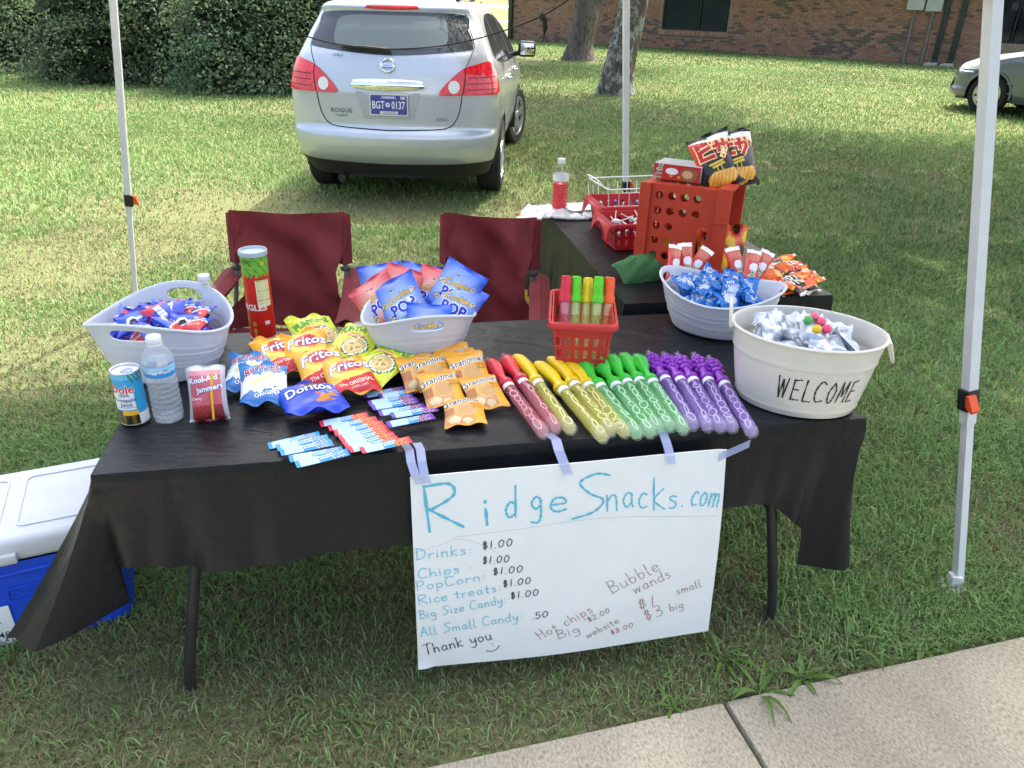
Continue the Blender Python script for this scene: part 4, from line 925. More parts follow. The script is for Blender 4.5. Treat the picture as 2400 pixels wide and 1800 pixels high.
# ================================================================== camp chairs
MAROON = mat('maroon_canvas', (.165, .018, .024), .75, noise=.18, nscale=14, bump=.25, bscale=220, transl=.12); STEEL = mat('grey_steel_tube', (.16, .165, .17), .4, metal=.4)
def chair(loc, rz, w, h, label, seed):
    """faces -y"""
    root = empty('camp_chair', loc, rz); tag(root, label, 'chair', 'maroon folding camp chairs')
    g = random.Random(seed); ph = [g.random() * 6 for _ in range(5)]
    def back(u, v):                 # v 0 at the seat, 1 at the top
        z = .40 + (h - .40) * v; t = (z - .40) / (h - .40)
        hw = np.interp(t, [0, .18, .3, .5, .66, .8, 1], [w * .62, w * .56, w * .42, w * .40, w * .47, w * .515, w * .5])
        x = (u - .5) * 2 * hw; q = abs(u - .5) * 2
        sag = .09 * (1 - q ** 2) * (1 - .6 * v) + .020 * math.sin(7 * u + ph[0] + 5 * v) * (1 - q) + .010 * math.sin(17 * u * (1 - .4 * v) + ph[1] + 3 * v) * (1 - q ** 4) + .010 * math.sin(13 * v + 9 * u + ph[2]) * (1 - q ** 4)
        y = .02 + .10 * v + sag; sv = min(1, max(0, (v - .55) / .45)); z -= .02 * (1 - q ** 2) * sv * sv * (3 - 2 * sv)
        return (x, y, z)
    v, f = grid(36, 44, back); mb = MB(); mb.add((v, f)); mb.add(grid(36, 44, lambda u, w_: tuple(np.array(back(u, w_)) + np.array([0, .007, 0]))))
    b = mb.build('backrest', MAROON, root, angle=180)
    for sg in (-1, 1):
        MB().add(grid(4, 16, lambda u, q: (sg * (w * .5 - .0) + .032 * math.cos(u * 6.28) * 1.0 - sg * .012, .14 - .03 * (1 - q) + .03 * math.sin(u * 6.28), h * .76 + (h * .222) * q))).build('pole_sleeve', MAROON, b)
    MB().add(grid(16, 14, lambda u, q: ((u - .5) * w * 1.2, -.42 + .47 * q, .42 - .05 * math.sin(math.pi * u) * math.sin(math.pi * q) - .02 * q))).build('seat', MAROON, root)
    for sg in (-1, 1):
        x = sg * (w * .5 - .008)
        MB().add(tube([(x, .14, h - .015), (x, .10, .66), (sg * (w * .5 + .02), .06, .40), (sg * (w * .5 + .02), .04, 0)], .0095, 10)).build('back_pole', STEEL, root)
        MB().add(grid(6, 18, lambda u, q: (sg * (w * .5 + .02 + .05 * q) + (u - .5) * .085, .14 - .56 * q, .645 - .03 * math.sin(math.pi * q) - .018 * abs(u - .5) * 2 - .01 * q))).add(grid(6, 18, lambda u, q: (sg * (w * .5 + .02 + .05 * q) + (u - .5) * .08, .14 - .56 * q, .625 - .03 * math.sin(math.pi * q) - .012 * abs(u - .5) * 2 - .01 * q))).build('armrest', MAROON, root)
        MB().add(lathe([(.02, -.006), (.024, 0), (.02, .006)], 12), T=Matrix.Translation((x, .102, .652))).build('arm_grommet', BLK, root)
        MB().add(tube([(sg * (w * .5 + .07), -.40, .62), (sg * (w * .5 + .06), -.41, .40), (sg * (w * .5 + .03), -.42, .0)], .0095, 10)).build('front_post', STEEL, root)
        MB().add(tube([(sg * (w * .5 + .03), -.42, .03), (-sg * (w * .5 + .02), -.41, .41)], .009, 8)).add(tube([(sg * (w * .5 + .02), .05, .03), (-sg * (w * .5 + .02), .04, .38)], .009, 8)).add(tube([(sg * (w * .5 + .03), -.42, .03), (sg * (w * .5 + .02), .04, .40)], .009, 8)).add(tube([(sg * (w * .5 + .02), .04, .03), (sg * (w * .5 + .05), -.41, .40)], .009, 8)).build('cross_leg', STEEL, root)
    return root
c1 = at(623, 464, .87); chair((c1.x, c1.y - .12, 0), R(3), .465, .885, 'maroon camp chair behind the tall red snack tube', 3)
c2 = at(1052, 472, .87); chair((c2.x, c2.y - .12, 0), R(-6), .385, .885, 'maroon camp chair beside the second table, behind the popcorn tub', 8)

# ================================================================== cooler
def cooler():
    p = at(300, 1334, 0); an = R(24); root = empty('drinks_cooler', (p.x, p.y, 0), an); tag(root, 'big blue drinks cooler with a white lid beside the long table', 'cooler')
    BLUE = mat('cooler_blue', (.012, .075, .62), .45, noise=.06, nscale=30, bump=.08, bscale=120); LID = mat('cooler_white', (.58, .61, .64), .5, noise=.05, nscale=10, bump=.1, bscale=140)
    L, D, H = .68, .36, .29
    def body(u, v):
        # rounded rectangle, slightly wider at the top
        k = 1 - .03 * (1 - v); pts = rrect(0, 0, L * k, D * k, .045, 5); i = int(round(u * len(pts))) % len(pts); x, y = pts[i]
        return (-L / 2 + x, D / 2 + y, .0 + H * v)
    n = len(rrect(0, 0, 1, 1, .1, 5)); v, f = grid(n, 4, body, True); mb = MB(); mb.add((v, f)); mb.add(([v[i] for i in range(n)], [tuple(range(n - 1, -1, -1))]))
    b = mb.build('body', BLUE, root, angle=40)
    for x in (-.12, -.34, -.56): MB().add(box(x, .003, .15, .012, .012, .27, .004)).build('rib', BLUE, b)
    MB().add(box(-.235, .001, .255, .16, .012, .012, .004)).add(box(-.46, .001, .255, .16, .012, .012, .004)).build('rib', BLUE, b)
    lg = MB().add(panel(rrect(0, 0, .12, .05, .008), [rrect(0, 0, .11, .04, .006)], .004), T=Matrix(((1, 0, 0, -.235), (0, 0, -1, .0), (0, 1, 0, .185), (0, 0, 0, 1)))).build('logo_frame', BLUE, b)
    P = Print(lambda x, y, o: (-.235 + x, -.001 - o * 3, .185 + y)); P.put(text2d('Coleman', .03, .0, shear=.3), (.02, .11, .75)); P.build('logo_lettering', lg)
    ld = MB().add(box(-L / 2, D / 2, H + .038, L + .012, D + .012, .075, .02, 3)).build('lid', LID, root)
    MB().add(panel(rrect(0, 0, .30, .26, .02), [rrect(0, 0, .29, .25, .018)], .005), T=Matrix.Translation((-.43, D / 2, H + .0745))).build('lid_panel', LID, ld)
    MB().add(panel(rrect(0, 0, .2, .26, .02), [rrect(0, 0, .19, .25, .018)], .005), T=Matrix.Translation((-.14, D / 2, H + .0745))).build('lid_panel', LID, ld)
    MB().add(box(-.30, -.012, H + .022, .12, .02, .03, .006)).build('lid_grip', LID, ld)
    st = MB().add(box(-.40, -.003, .09, .2, .004, .13, .001)).build('label_sticker', mat('label_paper', (.75, .78, .8), .5), b)
    P = Print(lambda x, y, o: (-.40 + x, -.0055 - o, .09 + y)); P.put(text2d('48', .03, .003), '#20242c', .07, -.03); P.put(text2d('45.4 L', .022, .001), '#20242c', .065, -.05); P.put(text2d('QT', .014, .0), '#20242c', .035, -.03)
    P.poly([(-.08, -.02), (.02, -.02), (.02, .05), (-.08, .05)], '#d6dbe0'); P.put(text2d('COOLER', .022, .002), '#2a3a6a', .03, .02); P.build('label_lettering', st)
    MB().add(tube(spline([(.0, .08, .2), (.035, .1, .22), (.035, .26, .22), (.0, .28, .2)], 5), .012, 8)).build('handle', BLUE, root)
cooler()
# ================================================================== goods: packets and bags
FOILP = mat('printed_foil', rough=.27, spec=.6, attr=True, coat=.15); MATTP = mat('printed_wrapper', rough=.4, attr=True, coat=.1)
def L3(c): return lin(c) if isinstance(c, str) else c
def pack(name, w, h, t, art, seed, mtl=None, crimp=.1, nu=30, nv=38, letter=None, wrk=1.0, backc=None, sides=False):
    """pillow packet lying in x-y, printed face up (+z); returns (mesh, lettering mesh or None)"""
    g = random.Random(seed); ph = [g.random() * 6.28 for _ in range(8)]; k1 = 5 + g.random() * 4
    def prof(u, v):
        vc = 1 - crimp; q = 0 if abs(v) >= vc else (1 - (abs(v) / vc) ** 3.0) ** .62
        s = (max(0, 1 - abs(u) ** 2.4)) ** .7
        return s * q
    def surf(u, v, top, off=0):
        T = prof(u, v); ex = 1 - .07 * (1 - v * v) * (1 if crimp > 0 else 0)
        x = u * w / 2 * ex; y = v * h / 2 * (1 - .015 * math.cos(u * 3 + ph[0]))
        rid = math.sin(k1 * u + ph[1] + 1.5 * v) * abs(v) ** 2 * .10 + math.sin(11 * u + ph[2] - 3 * v) * .05 * abs(v) + .06 * math.sin(4.1 * v + 2.7 * u + ph[3]) + .04 * math.sin(9 * v - 6 * u + ph[4])
        e = (1 - u * u) ** .5 if abs(u) < 1 else 0
        z = t * (.62 * T + rid * e * .5 * wrk * (.25 + T)) if top else -t * (.38 * T + .3 * rid * e * wrk * T)
        z += t * .22 * wrk * math.sin(1.3 * u + ph[5]) * abs(v) ** 3 + t * .15 * wrk * math.sin(6 * u + ph[6]) * max(0, abs(v) - (1 - crimp)) / max(crimp, .01)
        return Vector((x, y, z + off))
    mb = MB(); cols = []; bc = L3(backc) if backc else None
    v, f = grid(nu, nv, lambda a, b: surf(2 * a - 1, 2 * b - 1, True))
    for j in range(nv):
        for i in range(nu): cols.append(L3(art(2 * (i + .5) / nu - 1, 2 * (j + .5) / nv - 1)))
    mb.add((v, f), 0, cols)
    v2, f2 = grid(nu // 2, nv // 2, lambda a, b: surf(2 * a - 1, 2 * b - 1, False, -.0004))
    c2 = [bc or L3(art(.97 * (2 * (i + .5) / (nu // 2) - 1), 2 * (j + .5) / (nv // 2) - 1)) for j in range(nv // 2) for i in range(nu // 2)]
    mb.add((v2, [tuple(reversed(q)) for q in f2]), 0, c2)
    me = mb.mesh(name, mtl or FOILP, angle=180, colattr=True); lm = None
    if letter:
        P = Print(lambda x, y, o: surf(max(-1, min(1, 2 * x / w)), max(-1, min(1, 2 * y / h)), True, o + .0004), .00035)
        letter(P); lm = P.mb.mesh('lettering', PRINT, smooth=False, colattr=True)
    return me, lm
def orient(loc, yaw, tilt, roll=0, spin=0):
    return Matrix.Translation(loc) @ Matrix.Rotation(R(yaw), 4, 'Z') @ Matrix.Rotation(R(tilt), 4, 'X') @ Matrix.Rotation(R(roll), 4, 'Y') @ Matrix.Rotation(R(spin), 4, 'Z')
def place(name, ml, loc, yaw, tilt, roll, label, cat, group=None, spin=0):
    o = link(name, ml[0]); o.matrix_world = orient(loc, yaw, tilt, roll, spin); tag(o, label, cat, group)
    if ml[1]: link('lettering', ml[1], o)
    return o
def inell(u, v, cx, cy, rx, ry): return ((u - cx) / rx) ** 2 + ((v - cy) / ry) ** 2 < 1

# --- corn chips, orange and red
def art_corn(u, v):
    if abs(v) > .93: return '#e8a21c'
    if inell(u, v, .05, .2, .56, .34): return '#c8202c'
    if inell(u, v, .05, .12, .86, .56) and not inell(u, v, .08, .2, .72, .42): return '#f6cf5a'
    if v < -.42 + .22 * u + .1 * u * u: return '#cf2127'
    if v < -.36 + .22 * u + .1 * u * u: return '#f6cf5a'
    return '#f0ae24'
def let_corn(P):
    P.put(text2d('Fritos', .05, .04, .25), '#274aa0', .003, .018, .12); P.put(text2d('Fritos', .05, .012, .25), '#ffffff', .003, .018, .12)
    P.put(text2d('The ORIGINAL', .015, .006), '#fff2e0', .006, -.052, .16); P.put(text2d('CORN CHIPS', .008, .003), '#f7d9c0', .012, -.064, .16)
CORN = [pack('corn', .13, .16, .038, art_corn, s, letter=let_corn, wrk=1.6) for s in (1, 2, 3, 14)]
# --- onion rings, lime yellow
def art_onion(u, v):
    if inell(u, v, .25, -.32, .60, .40):
        if not inell(u, v, .25, -.32, .54, .35): return '#1c6d52'
        if not inell(u, v, .25, -.32, .49, .31): return '#f3f0df'
        for (a, b) in ((.1, -.25), (.42, -.35), (.2, -.45)):
            if inell(u, v, a, b, .2, .14): return '#e3c684' if not inell(u, v, a, b, .09, .06) else '#a98a52'
        return '#cdae6c'
    if inell(u, v, .0, .12, .66, .07): return '#e39b22'
    if abs(((u * .8 + v * 1.6) * 3.2) % 1) < .08: return '#eef08a'
    return '#d6dc2a'
def let_onion(P):
    P.put(text2d('FUNYUNS', .031, .05), '#134b2a', -.002, .040, .1, sx=.78, sy=1.25); P.put(text2d('FUNYUNS', .031, .018), '#58b24a', -.002, .040, .1, sx=.78, sy=1.25)
    P.put(text2d('Onion Flavored Rings', .0095, .004), '#fff4c8', 0, .011, .04); P.put(text2d('3/4 OZ. (21.2 g)', .008, .001), '#5c6d20', .0, -.072, 0)
ONION = [pack('onion', .135, .185, .038, art_onion, s, letter=let_onion, wrk=1.6) for s in (4, 5)]
# --- ridged potato chips, blue and white
def art_ridge(u, v):
    wv = .08 * math.sin(u * 9) + .05 * math.sin(u * 23)
    if v < -.52 + wv * .8: return '#2e6fb6'
    if v < .22 + wv + .12 * abs(u) and abs(u) < 1.2:
        if inell(u, v, .15, .02, .42, .15) or inell(u, v, -.25, -.08, .3, .12): return '#ecd79a'
        return '#eef3f7'
    return '#3d86c8'
def let_ridge(P):
    P.put(text2d('RUFFLES', .029, .07), '#ffffff', .0, .043, .1, sx=.85, sy=1.3); P.put(text2d('RUFFLES', .029, .03), '#b0182e', .0, .043, .1, sx=.85, sy=1.3)
    P.put(text2d('ORIGINAL', .016, .01), '#ffffff', .016, -.055, .12)
RIDGE = pack('ridge', .122, .165, .042, art_ridge, 7, letter=let_ridge, wrk=1.6)
# --- tortilla chips, royal blue
def art_tort(u, v):
    for (a, b, r_) in ((.28, -.42, .24), (.58, -.3, .18)):
        if v > b - r_ * .8 and v < b + r_ * .7 and abs(u - a) < r_ * (1 - (v - (b - r_ * .8)) / (r_ * 1.5)) * 1.2 + .02: return '#c9822c' if (u * 31 + v * 17) % 1 > .25 else '#a9611c'
    return '#1f44c4' if v < .86 else '#1836a6'
def let_tort(P):
    P.poly([(-.022, .046), (.048, .046), (.012, -.022)], '#e2712a', 4); P.poly([(-.014, .042), (.041, .042), (.012, -.010)], '#10142c', 4)
    P.put(text2d('Doritos', .042, .05), '#10142c', -.006, .016, .0, sx=.92); P.put(text2d('Doritos', .042, .016), '#ffffff', -.006, .016, .0, sx=.92)
    P.put(text2d('COOL', .011, .004), '#bfe0ff', .05, -.008, 0); P.put(text2d('RANCH', .009, .003), '#bfe0ff', .05, -.018, 0)
TORT = pack('tortilla', .16, .135, .042, art_tort, 12, letter=let_tort, wrk=1.6)
# --- peanut butter cookies, amber
def art_cook(u, v):
    if abs(v) > .9: return '#d8941e'
    if inell(u, v, .05, -.18, .56, .42):
        return '#cda063' if not inell(u, v, .05, -.2, .44, .32) else '#c4955a'
    if v < -.45 and u < .5: return '#e3c79a' if inell(u, v, -.5, -.7, .3, .16) or inell(u, v, .1, -.78, .25, .1) else '#c88a52'
    if u < -.5 and v < 0: return '#a9683a'
    return '#e8a52c'
def let_cook(P):
    P.put(text2d("Grandma's", .027, .07, .2), '#ffffff', -.002, .026, .2); P.put(text2d("Grandma's", .027, .014, .2), '#15151a', -.002, .026, .2)
    P.put(text2d('Peanut', .011, .003, .3), '#8a5418', .033, .012, .15); P.put(text2d('Butter', .011, .003, .3), '#8a5418', .036, .001, .15)
COOK = [pack('cookie', .105, .125, .024, art_cook, s, letter=let_cook, crimp=.14) for s in (21, 22, 23)]
# --- popcorn bags, blue and red
def art_pop(base, glow):
    b0, g0 = np.array(lin(base)), np.array(lin(glow))
    def art(u, v):
        if v > .84: return base
        d = math.hypot(u * .9, (v + .15) * .9); k = max(0, min(1, 1.25 - d * 1.15)); c = b0 * (1 - k) + g0 * k
        for (a, b_, r_) in ((-.75, .1, .13), (.72, .3, .12), (-.62, -.5, .15), (.68, -.35, .14), (.1, -.78, .14), (-.2, .55, .07), (.8, -.75, .1)):
            if inell(u, v, a, b_, r_, r_ * .85): return '#d6c39a' if (u * 11 + v * 7) % 1 > .35 else '#6a5a52'
        return tuple(c)
    return art
def let_pop(P):
    P.put(text2d('Cookie', .027, .05, .1), '#4a4a80', -.002, .018, .15); P.put(text2d('Cookie', .027, .02, .1), '#f2c43a', -.002, .018, .15)
    P.put(text2d('POP', .045, .07), '#ffffff', .004, -.014, .1); P.put(text2d('POP', .045, .03), '#2a34b8', .004, -.014, .1); P.put(text2d('POPCORN', .009, .003), '#2f8fb8', .006, -.042, .1)
POPB = [pack('popcorn', .135, .15, .046, art_pop('#2f62d8', '#bfd6f6'), s, letter=let_pop) for s in (31, 32)]
POPR = pack('popcorn', .135, .15, .046, art_pop('#d04752', '#f0b9ae'), 33, letter=let_pop)
# --- sandwich cookie packets, deep blue
def art_sand(u, v):
    if abs(v) > .86: return '#2436b4'
    if inell(u, v, -.2, .1, .34, .3): return '#1d1a1c' if not inell(u, v, -.2, .1, .16, .14) else '#2c282a'
    if inell(u, v, -.24, .15, .44, .4): return '#eef2fa'
    if v < -.3 + .5 * u: return '#d23a3c'
    if v < -.2 + .5 * u: return '#f2f2f4'
    return '#2a55d0'
def art_sand2(u, v):
    if abs(v) > .86: return '#2436b4'
    if abs(u) < .3 and abs(v) < .5: return '#dfe3ea' if (v * 9) % 1 > .35 else '#9aa0ac'
    if v > .3 + .4 * u: return '#c93140'
    return '#2841c0'
def let_sand(P): P.put(text2d('MINI', .014, .006), '#ffffff', .018, .015, .1); P.put(text2d('COOKIES', .008, .003), '#ffe9d0', .016, -.02, .2)
SAND = [pack('sandwich', .075, .092, .025, art_sand, 41, letter=let_sand, nu=22, nv=26, crimp=.16, wrk=1.6), pack('sandwich', .075, .092, .025, art_sand2, 42, nu=22, nv=26, crimp=.16, wrk=1.6)]
# --- crisped rice squares, bright blue foil
def art_rice(u, v):
    if inell(u, v, .1, -.2, .6, .42) or inell(u, v, -.3, -.05, .3, .25): return '#c4d0e2'
    return '#0f62b4' if (u * 3 + v * 2) % 1 > .3 else '#2a86d6'
def art_rice2(u, v):
    if abs(u) < .62 and abs(v) < .55: return '#b4c2d4' if (v * 8 + .2 * u) % 1 > .3 else '#7d94b0'
    return '#1470c4'
def let_rice(P): P.put(text2d('RICE', .013, .008), '#ffffff', -.010, .024, .1); P.put(text2d('TREATS', .013, .008), '#ffffff', -.007, .011, .1)
RICE = [pack('rice', .068, .083, .024, art_rice, 51, letter=let_rice, nu=22, nv=26, crimp=.14, wrk=1.9), pack('rice', .068, .083, .024, art_rice2, 52, nu=22, nv=26, crimp=.14, wrk=1.9)]
# --- cereal bars, red
def art_bar(u, v):
    if v > .8: return '#eef0f6'
    if v > .35: return '#b98a6c' if inell(u, v, .05, .6, .7, .22) and (u * 4 + v * 6) % 1 > .4 else '#cf4a44'
    if inell(u, v, .2, .12, .6, .2): return '#dcdff0'
    return '#cc3a36'
def let_bar(P): P.put(text2d('Trix', .032, .06), '#ffffff', -.0, -.03, 1.5); P.put(text2d('Trix', .032, .02), '#2f8d4a', 0, -.03, 1.5)
BAR = pack('bar', .05, .15, .02, art_bar, 61, letter=let_bar, nu=16, nv=40)
# --- hot chips with Japanese lettering, black
def art_hot(u, v):
    if v > .86: return '#15171a'
    if v > .74 - .2 * u: return '#1f6a3c' if u < -.1 else '#e9ecec'
    if v > .64 - .2 * u: return '#e8eaea'
    if u < -.78: return '#d8402e' if v > -.1 else '#15171a'
    if v > .05: return '#b7242c' if v > .55 else '#d7453c' if (u * 2 + v) % 1 < .12 else '#e9b9a8' if v > .5 else '#2a1416'
    if v < -.42 and (inell(u, v, -.1, -.68, .6, .3) or inell(u, v, .45, -.6, .35, .25)): return '#d99a35' if (u * 5 - v * 3) % 1 > .3 else '#eebd5c'
    return '#121316'
def let_hot(P):
    K = lambda pts, wid: [((p.x, p.y)) for p in []]
    def bar(x0, y0, x1, y1, w_, c, lay):
        d = Vector((x1 - x0, y1 - y0)); n = Vector((-d.y, d.x)).normalized() * w_ / 2; m = 4; vv = []
        e = d.normalized() * w_ * .4
        for i in range(m + 1):
            p = Vector((x0, y0)) - e + (d + 2 * e) * i / m; vv += [(p.x - n.x, p.y - n.y), (p.x + n.x, p.y + n.y)]
        P.put((vv, [(2 * i, 2 * i + 2, 2 * i + 3, 2 * i + 1) for i in range(m)]), c, lay=lay)
    st = [(-.055, .062, -.055, .012), (-.055, .012, -.012, .012), (-.055, .040, -.018, .046), (.0, .045, .056, .045), (.014, .06, .014, .026), (.04, .06, .04, .03), (.04, .03, .022, .006)]
    for lay, w_, c in ((1, .021, '#f2dfa0'), (2, .013, '#c2202c')):
        for s in st: bar(*s, w_, c, lay)
    for x in (.052, .06): bar(x, .062, x + .004, .055, .005, '#f2dfa0', 2)
    P.poly(ell(-.008, .062, .009, .009, 12), '#f2dfa0', 2, 1); P.poly(ell(-.008, .062, .005, .005, 12), '#c2202c', 2, 2)
    for (x, y, w_) in ((-.01, -.012, .05), (-.004, -.022, .042)): bar(x - w_ / 2, y - .003, x + w_ / 2, y + .003, .008, '#d9b83e', 3)
    for x in (-.012, .004): bar(x, -.024, x + .002, -.05, .004, '#d9b83e', 3)
HOT = [pack('hot', .15, .205, .06, art_hot, s, letter=let_hot, nu=40, nv=54, crimp=.07, wrk=1.3) for s in (71, 72)]
# --- small candy bags, black and orange
def art_gum(u, v):
    if v > .55: return '#e9621f' if inell(u, v, 0, .8, .7, .2) is False else '#d8352a'
    if v > .88: return '#e8e4e0'
    if v < -.9: return '#c9ccd0'
    if abs(u) > .9: return '#e8702a'
    if v < -.45 and inell(u, v, .2, -.65, .4, .2): return '#caa54a'
    return '#1c1a1c' if v < .5 else '#e9621f'
def let_gum(P): P.put(text2d('SHOTS', .042, .03), '#f3f0ee', .008, .0, 1.57, sx=.95); P.put(text2d('5', .03, .02), '#f0a23a', -.026, .03, 1.57)
GUM = pack('gum', .09, .20, .036, art_gum, 81, letter=let_gum, nu=20, nv=44, wrk=1.6)
# --- spicy chips behind the crate, yellow and orange
def art_spicy(u, v):
    h = math.sin(u * 6 + 3 * v) + math.sin(v * 7 - 2 * u)
    return '#e9c22e' if h > .7 else '#e8681e' if h > -.2 else '#c9301e' if h > -1 else '#3a2018'
SPICY = [pack('spicy', .14, .19, .05, art_spicy, s, wrk=1.6) for s in (91, 92)]

# --- placing the bags on the long table
def lay(kind, name, ml, px, py, dz, yaw, tilt, roll, label, cat, group=None):
    return place(name, ml, at(px, py, TZ + dz), yaw, tilt, roll, label, cat, group)
GC = 'corn chip bags on the long table'; GO = 'onion ring bags on the long table'
lay(0, 'corn_chip_bag', CORN[0], 755, 812, .040, 26, 10, -3, 'orange and red corn chip bag lying uncovered beside the blue tortilla chips', 'chip bag', GC)
lay(0, 'corn_chip_bag', CORN[1], 694, 790, .042, 26, 14, -6, 'orange corn chip bag half covered by the uncovered corn chip bag', 'chip bag', GC)
lay(0, 'corn_chip_bag', CORN[2], 662, 757, .045, 22, 16, 0, 'orange corn chip bag in the middle of its pile below the onion ring bags', 'chip bag', GC)
lay(0, 'corn_chip_bag', CORN[3], 606, 768, .032, 36, 12, 6, 'orange corn chip bag just above the blue potato chips', 'chip bag', GC)
lay(0, 'onion_ring_bag', ONION[0], 832, 782, .042, -34, 8, 4, 'lime yellow onion ring bag sliding towards the amber cookies', 'chip bag', GO)
lay(0, 'onion_ring_bag', ONION[1], 766, 742, .055, -14, 16, 0, 'lime yellow onion ring bag leaning on the popcorn tub', 'chip bag', GO)
lay(0, 'onion_ring_bag', ONION[0], 684, 724, .04, 32, 14, -4, 'lime yellow onion ring bag nearest the tall red snack tube', 'chip bag', GO)
lay(0, 'potato_chip_bag', RIDGE, 570, 834, .038, 16, 12, -4, 'blue and white ridged potato chip bag lying over its twin', 'chip bag', 'ridged potato chip bags')
lay(0, 'potato_chip_bag', RIDGE, 536, 808, .026, 8, 10, -6, 'ridged potato chip bag mostly covered by its twin beside the drink pouch', 'chip bag', 'ridged potato chip bags')
lay(0, 'tortilla_chip_bag', TORT, 676, 864, .030, 28, 4, 0, 'royal blue tortilla chip bag with two chips printed on it', 'chip bag')
GK = 'peanut butter cookies stacked on the long table'
for i, (x, y, dz, yaw, tl, rl, lb) in enumerate(((905, 803, .04, 24, 24, 0, 'amber cookie packet furthest under the pile beside the popcorn tub'), (985, 784, .04, 24, 28, 0, 'amber cookie packet standing at the back of the pile, turned to the red basket'), (1000, 793, .04, 24, 26, 0, 'second amber cookie packet in the row next to the red wands'), (936, 802, .044, 22, 22, 0, 'amber cookie packet with a clear name leaning on the popcorn tub side'), (1014, 802, .045, 20, 26, 0, 'third amber cookie packet in the row next to the red wands'), (954, 840, .038, 20, 20, -4, 'amber cookie packet in the middle of the pile over the purple stick packs'), (1044, 844, .034, 22, 15, 4, 'amber cookie packet touching the red bubble wand'), (1003, 888, .018, 8, 6, 0, 'amber cookie packet lying flat and alone before the pile'))):
    lay(0, 'cookie_packet', COOK[i % 3], x, y, dz, yaw, tl, rl, lb, 'cookie packet', GK)

# --- drink mix sticks
def stick(name, end, seed):
    def art(u, v):
        if abs(u) > .86: return end
        if u > .3: return end if (u * 7 + v) % 1 > .25 else '#d9b04a'
        if u > -.15: return '#2f8fd0'
        return '#a9c8ea'
    def let(P): P.put(text2d('HAWAIIAN', .0075, .012, .2), '#ffffff', .004, .003, .12); P.put(text2d('PUNCH', .0075, .012, .2), '#ffffff', .006, -.005, .12)
    return pack(name, .118, .029, .004, art, seed, mtl=MATTP, crimp=.0, nu=40, nv=8, letter=let, wrk=.6)
def crop5(x, y): return (500 + x / 2.949) / 1.085, (720 + y / 2.949) / 1.085
for nm, end, pts, lb in (('blue', '#1f8fe0', [(560, 918), (618, 935), (645, 968), (712, 1015), (755, 1042)], 'light blue drink mix stick in the fanned row at the table front'),
                     ('red', '#d03048', [(905, 775), (965, 803), (1008, 835), (1040, 866), (1060, 893), (1085, 921), (1112, 946), (1195, 950)], 'red ended drink mix stick in the fanned row'),
                     ('purple', '#5a2fa6', [(1185, 585), (1300, 592), (1230, 640), (1255, 667), (1305, 707), (1390, 722), (1365, 780)], 'purple ended drink mix stick in the fanned row beside the cookies')):
    ml = stick('stick', end, 5)
    for i, (x, y) in enumerate(pts):
        px, py = crop5(x, y)
        lay(0, 'drink_mix_stick', ml, px, py, .004 + .0028 * i, 25 + random.uniform(-3, 3), 1.5, random.uniform(-2, 2), lb, 'drink mix', nm + ' drink mix sticks')

# ================================================================== drinks
def canister(name, r, h, art, nz, na, letters, mtl=None):
    mb = MB(); v, f = grid(na, nz, lambda u, w_: (r * math.cos(2 * math.pi * u), r * math.sin(2 * math.pi * u), h * w_), True)
    cols = [L3(art(((i + .5) / na), ((j + .5) / nz))) for j in range(nz) for i in range(na)]
    mb.add((v, f), 0, cols); me = mb.mesh(name, mtl or MATTP, angle=60, colattr=True)
    P = Print(lambda x, y, o: Vector(((r + o + .0004) * math.cos(-math.pi / 2 + x / r), (r + o + .0004) * math.sin(-math.pi / 2 + x / r), y)), .0004)
    letters(P); return me, P.mb.mesh('lettering', PRINT, smooth=False, colattr=True)
ALU = mat('aluminium', (.6, .62, .66), .3, metal=.9)
def art_can(u, v):
    d = ((u - .75 + .5) % 1 - .5) * 6.28      # angle from the front, + to the right
    if v < .30 and d < .55:
        if v > .2 and abs(d) < .6 and inell(d, v, 0, .24, .62, .075): return '#e9b32a'
        q = ((d * 5 + v * 22) % 1, (d * 5 - v * 22) % 1); return '#6e5a24' if q[0] > .3 and q[1] > .3 else '#2c2412'
    if d > .5 and v < .22: return '#dfe4e0'
    if d < .45 and .32 < v < .72: return '#e8f0f6'
    if d > .3 and v > .84 and (d * 3 + v * 6) % 1 > .5: return '#3c7a55'
    return '#2f9fd6' if v < .9 else '#5bb9e2'
def let_can(P):
    P.put(text2d('Dole', .027, .05), '#ffffff', -.010, .096, .0); P.put(text2d('Dole', .027, .02), '#d22a2a', -.010, .096, 0)
    P.put(text2d('100%', .012, .004), '#3a3f74', -.008, .081); P.put(text2d('Pineapple', .0135, .006), '#3a3f74', -.008, .069); P.put(text2d('Juice', .0135, .006), '#3a3f74', -.006, .057); P.put(text2d('FROM CONCENTRATE', .0045, .001), '#8a3030', -.008, .049)
c = canister('juice_can', .0325, .132, art_can, 44, 72, let_can)
jc = link('juice_can', c[0]); jc.matrix_world = Matrix.Translation(tp(.036, .232, TZ + .002)) @ Matrix.Rotation(R(18), 4, 'Z'); tag(jc, 'small tropical juice can standing on the table corner', 'drink can')
link('lettering', c[1], jc)
MB().add(lathe([(.0322, .131), (.0335, .134), (.0325, .136), (.030, .1345), (.029, .131), (.001, .131)], 32, False, False)).build('can_top', ALU, jc)
MB().add(lathe([(.031, -.001), (.033, .001), (.0325, .003)], 32, True, False)).build('can_base', ALU, jc)
MB().add(tube([(.012 * math.cos(a) + .004, .008 * math.sin(a) - .004, .1335) for a in np.linspace(0, 6.28, 14)], .0016, 6, False)).build('pull_tab', ALU, jc)
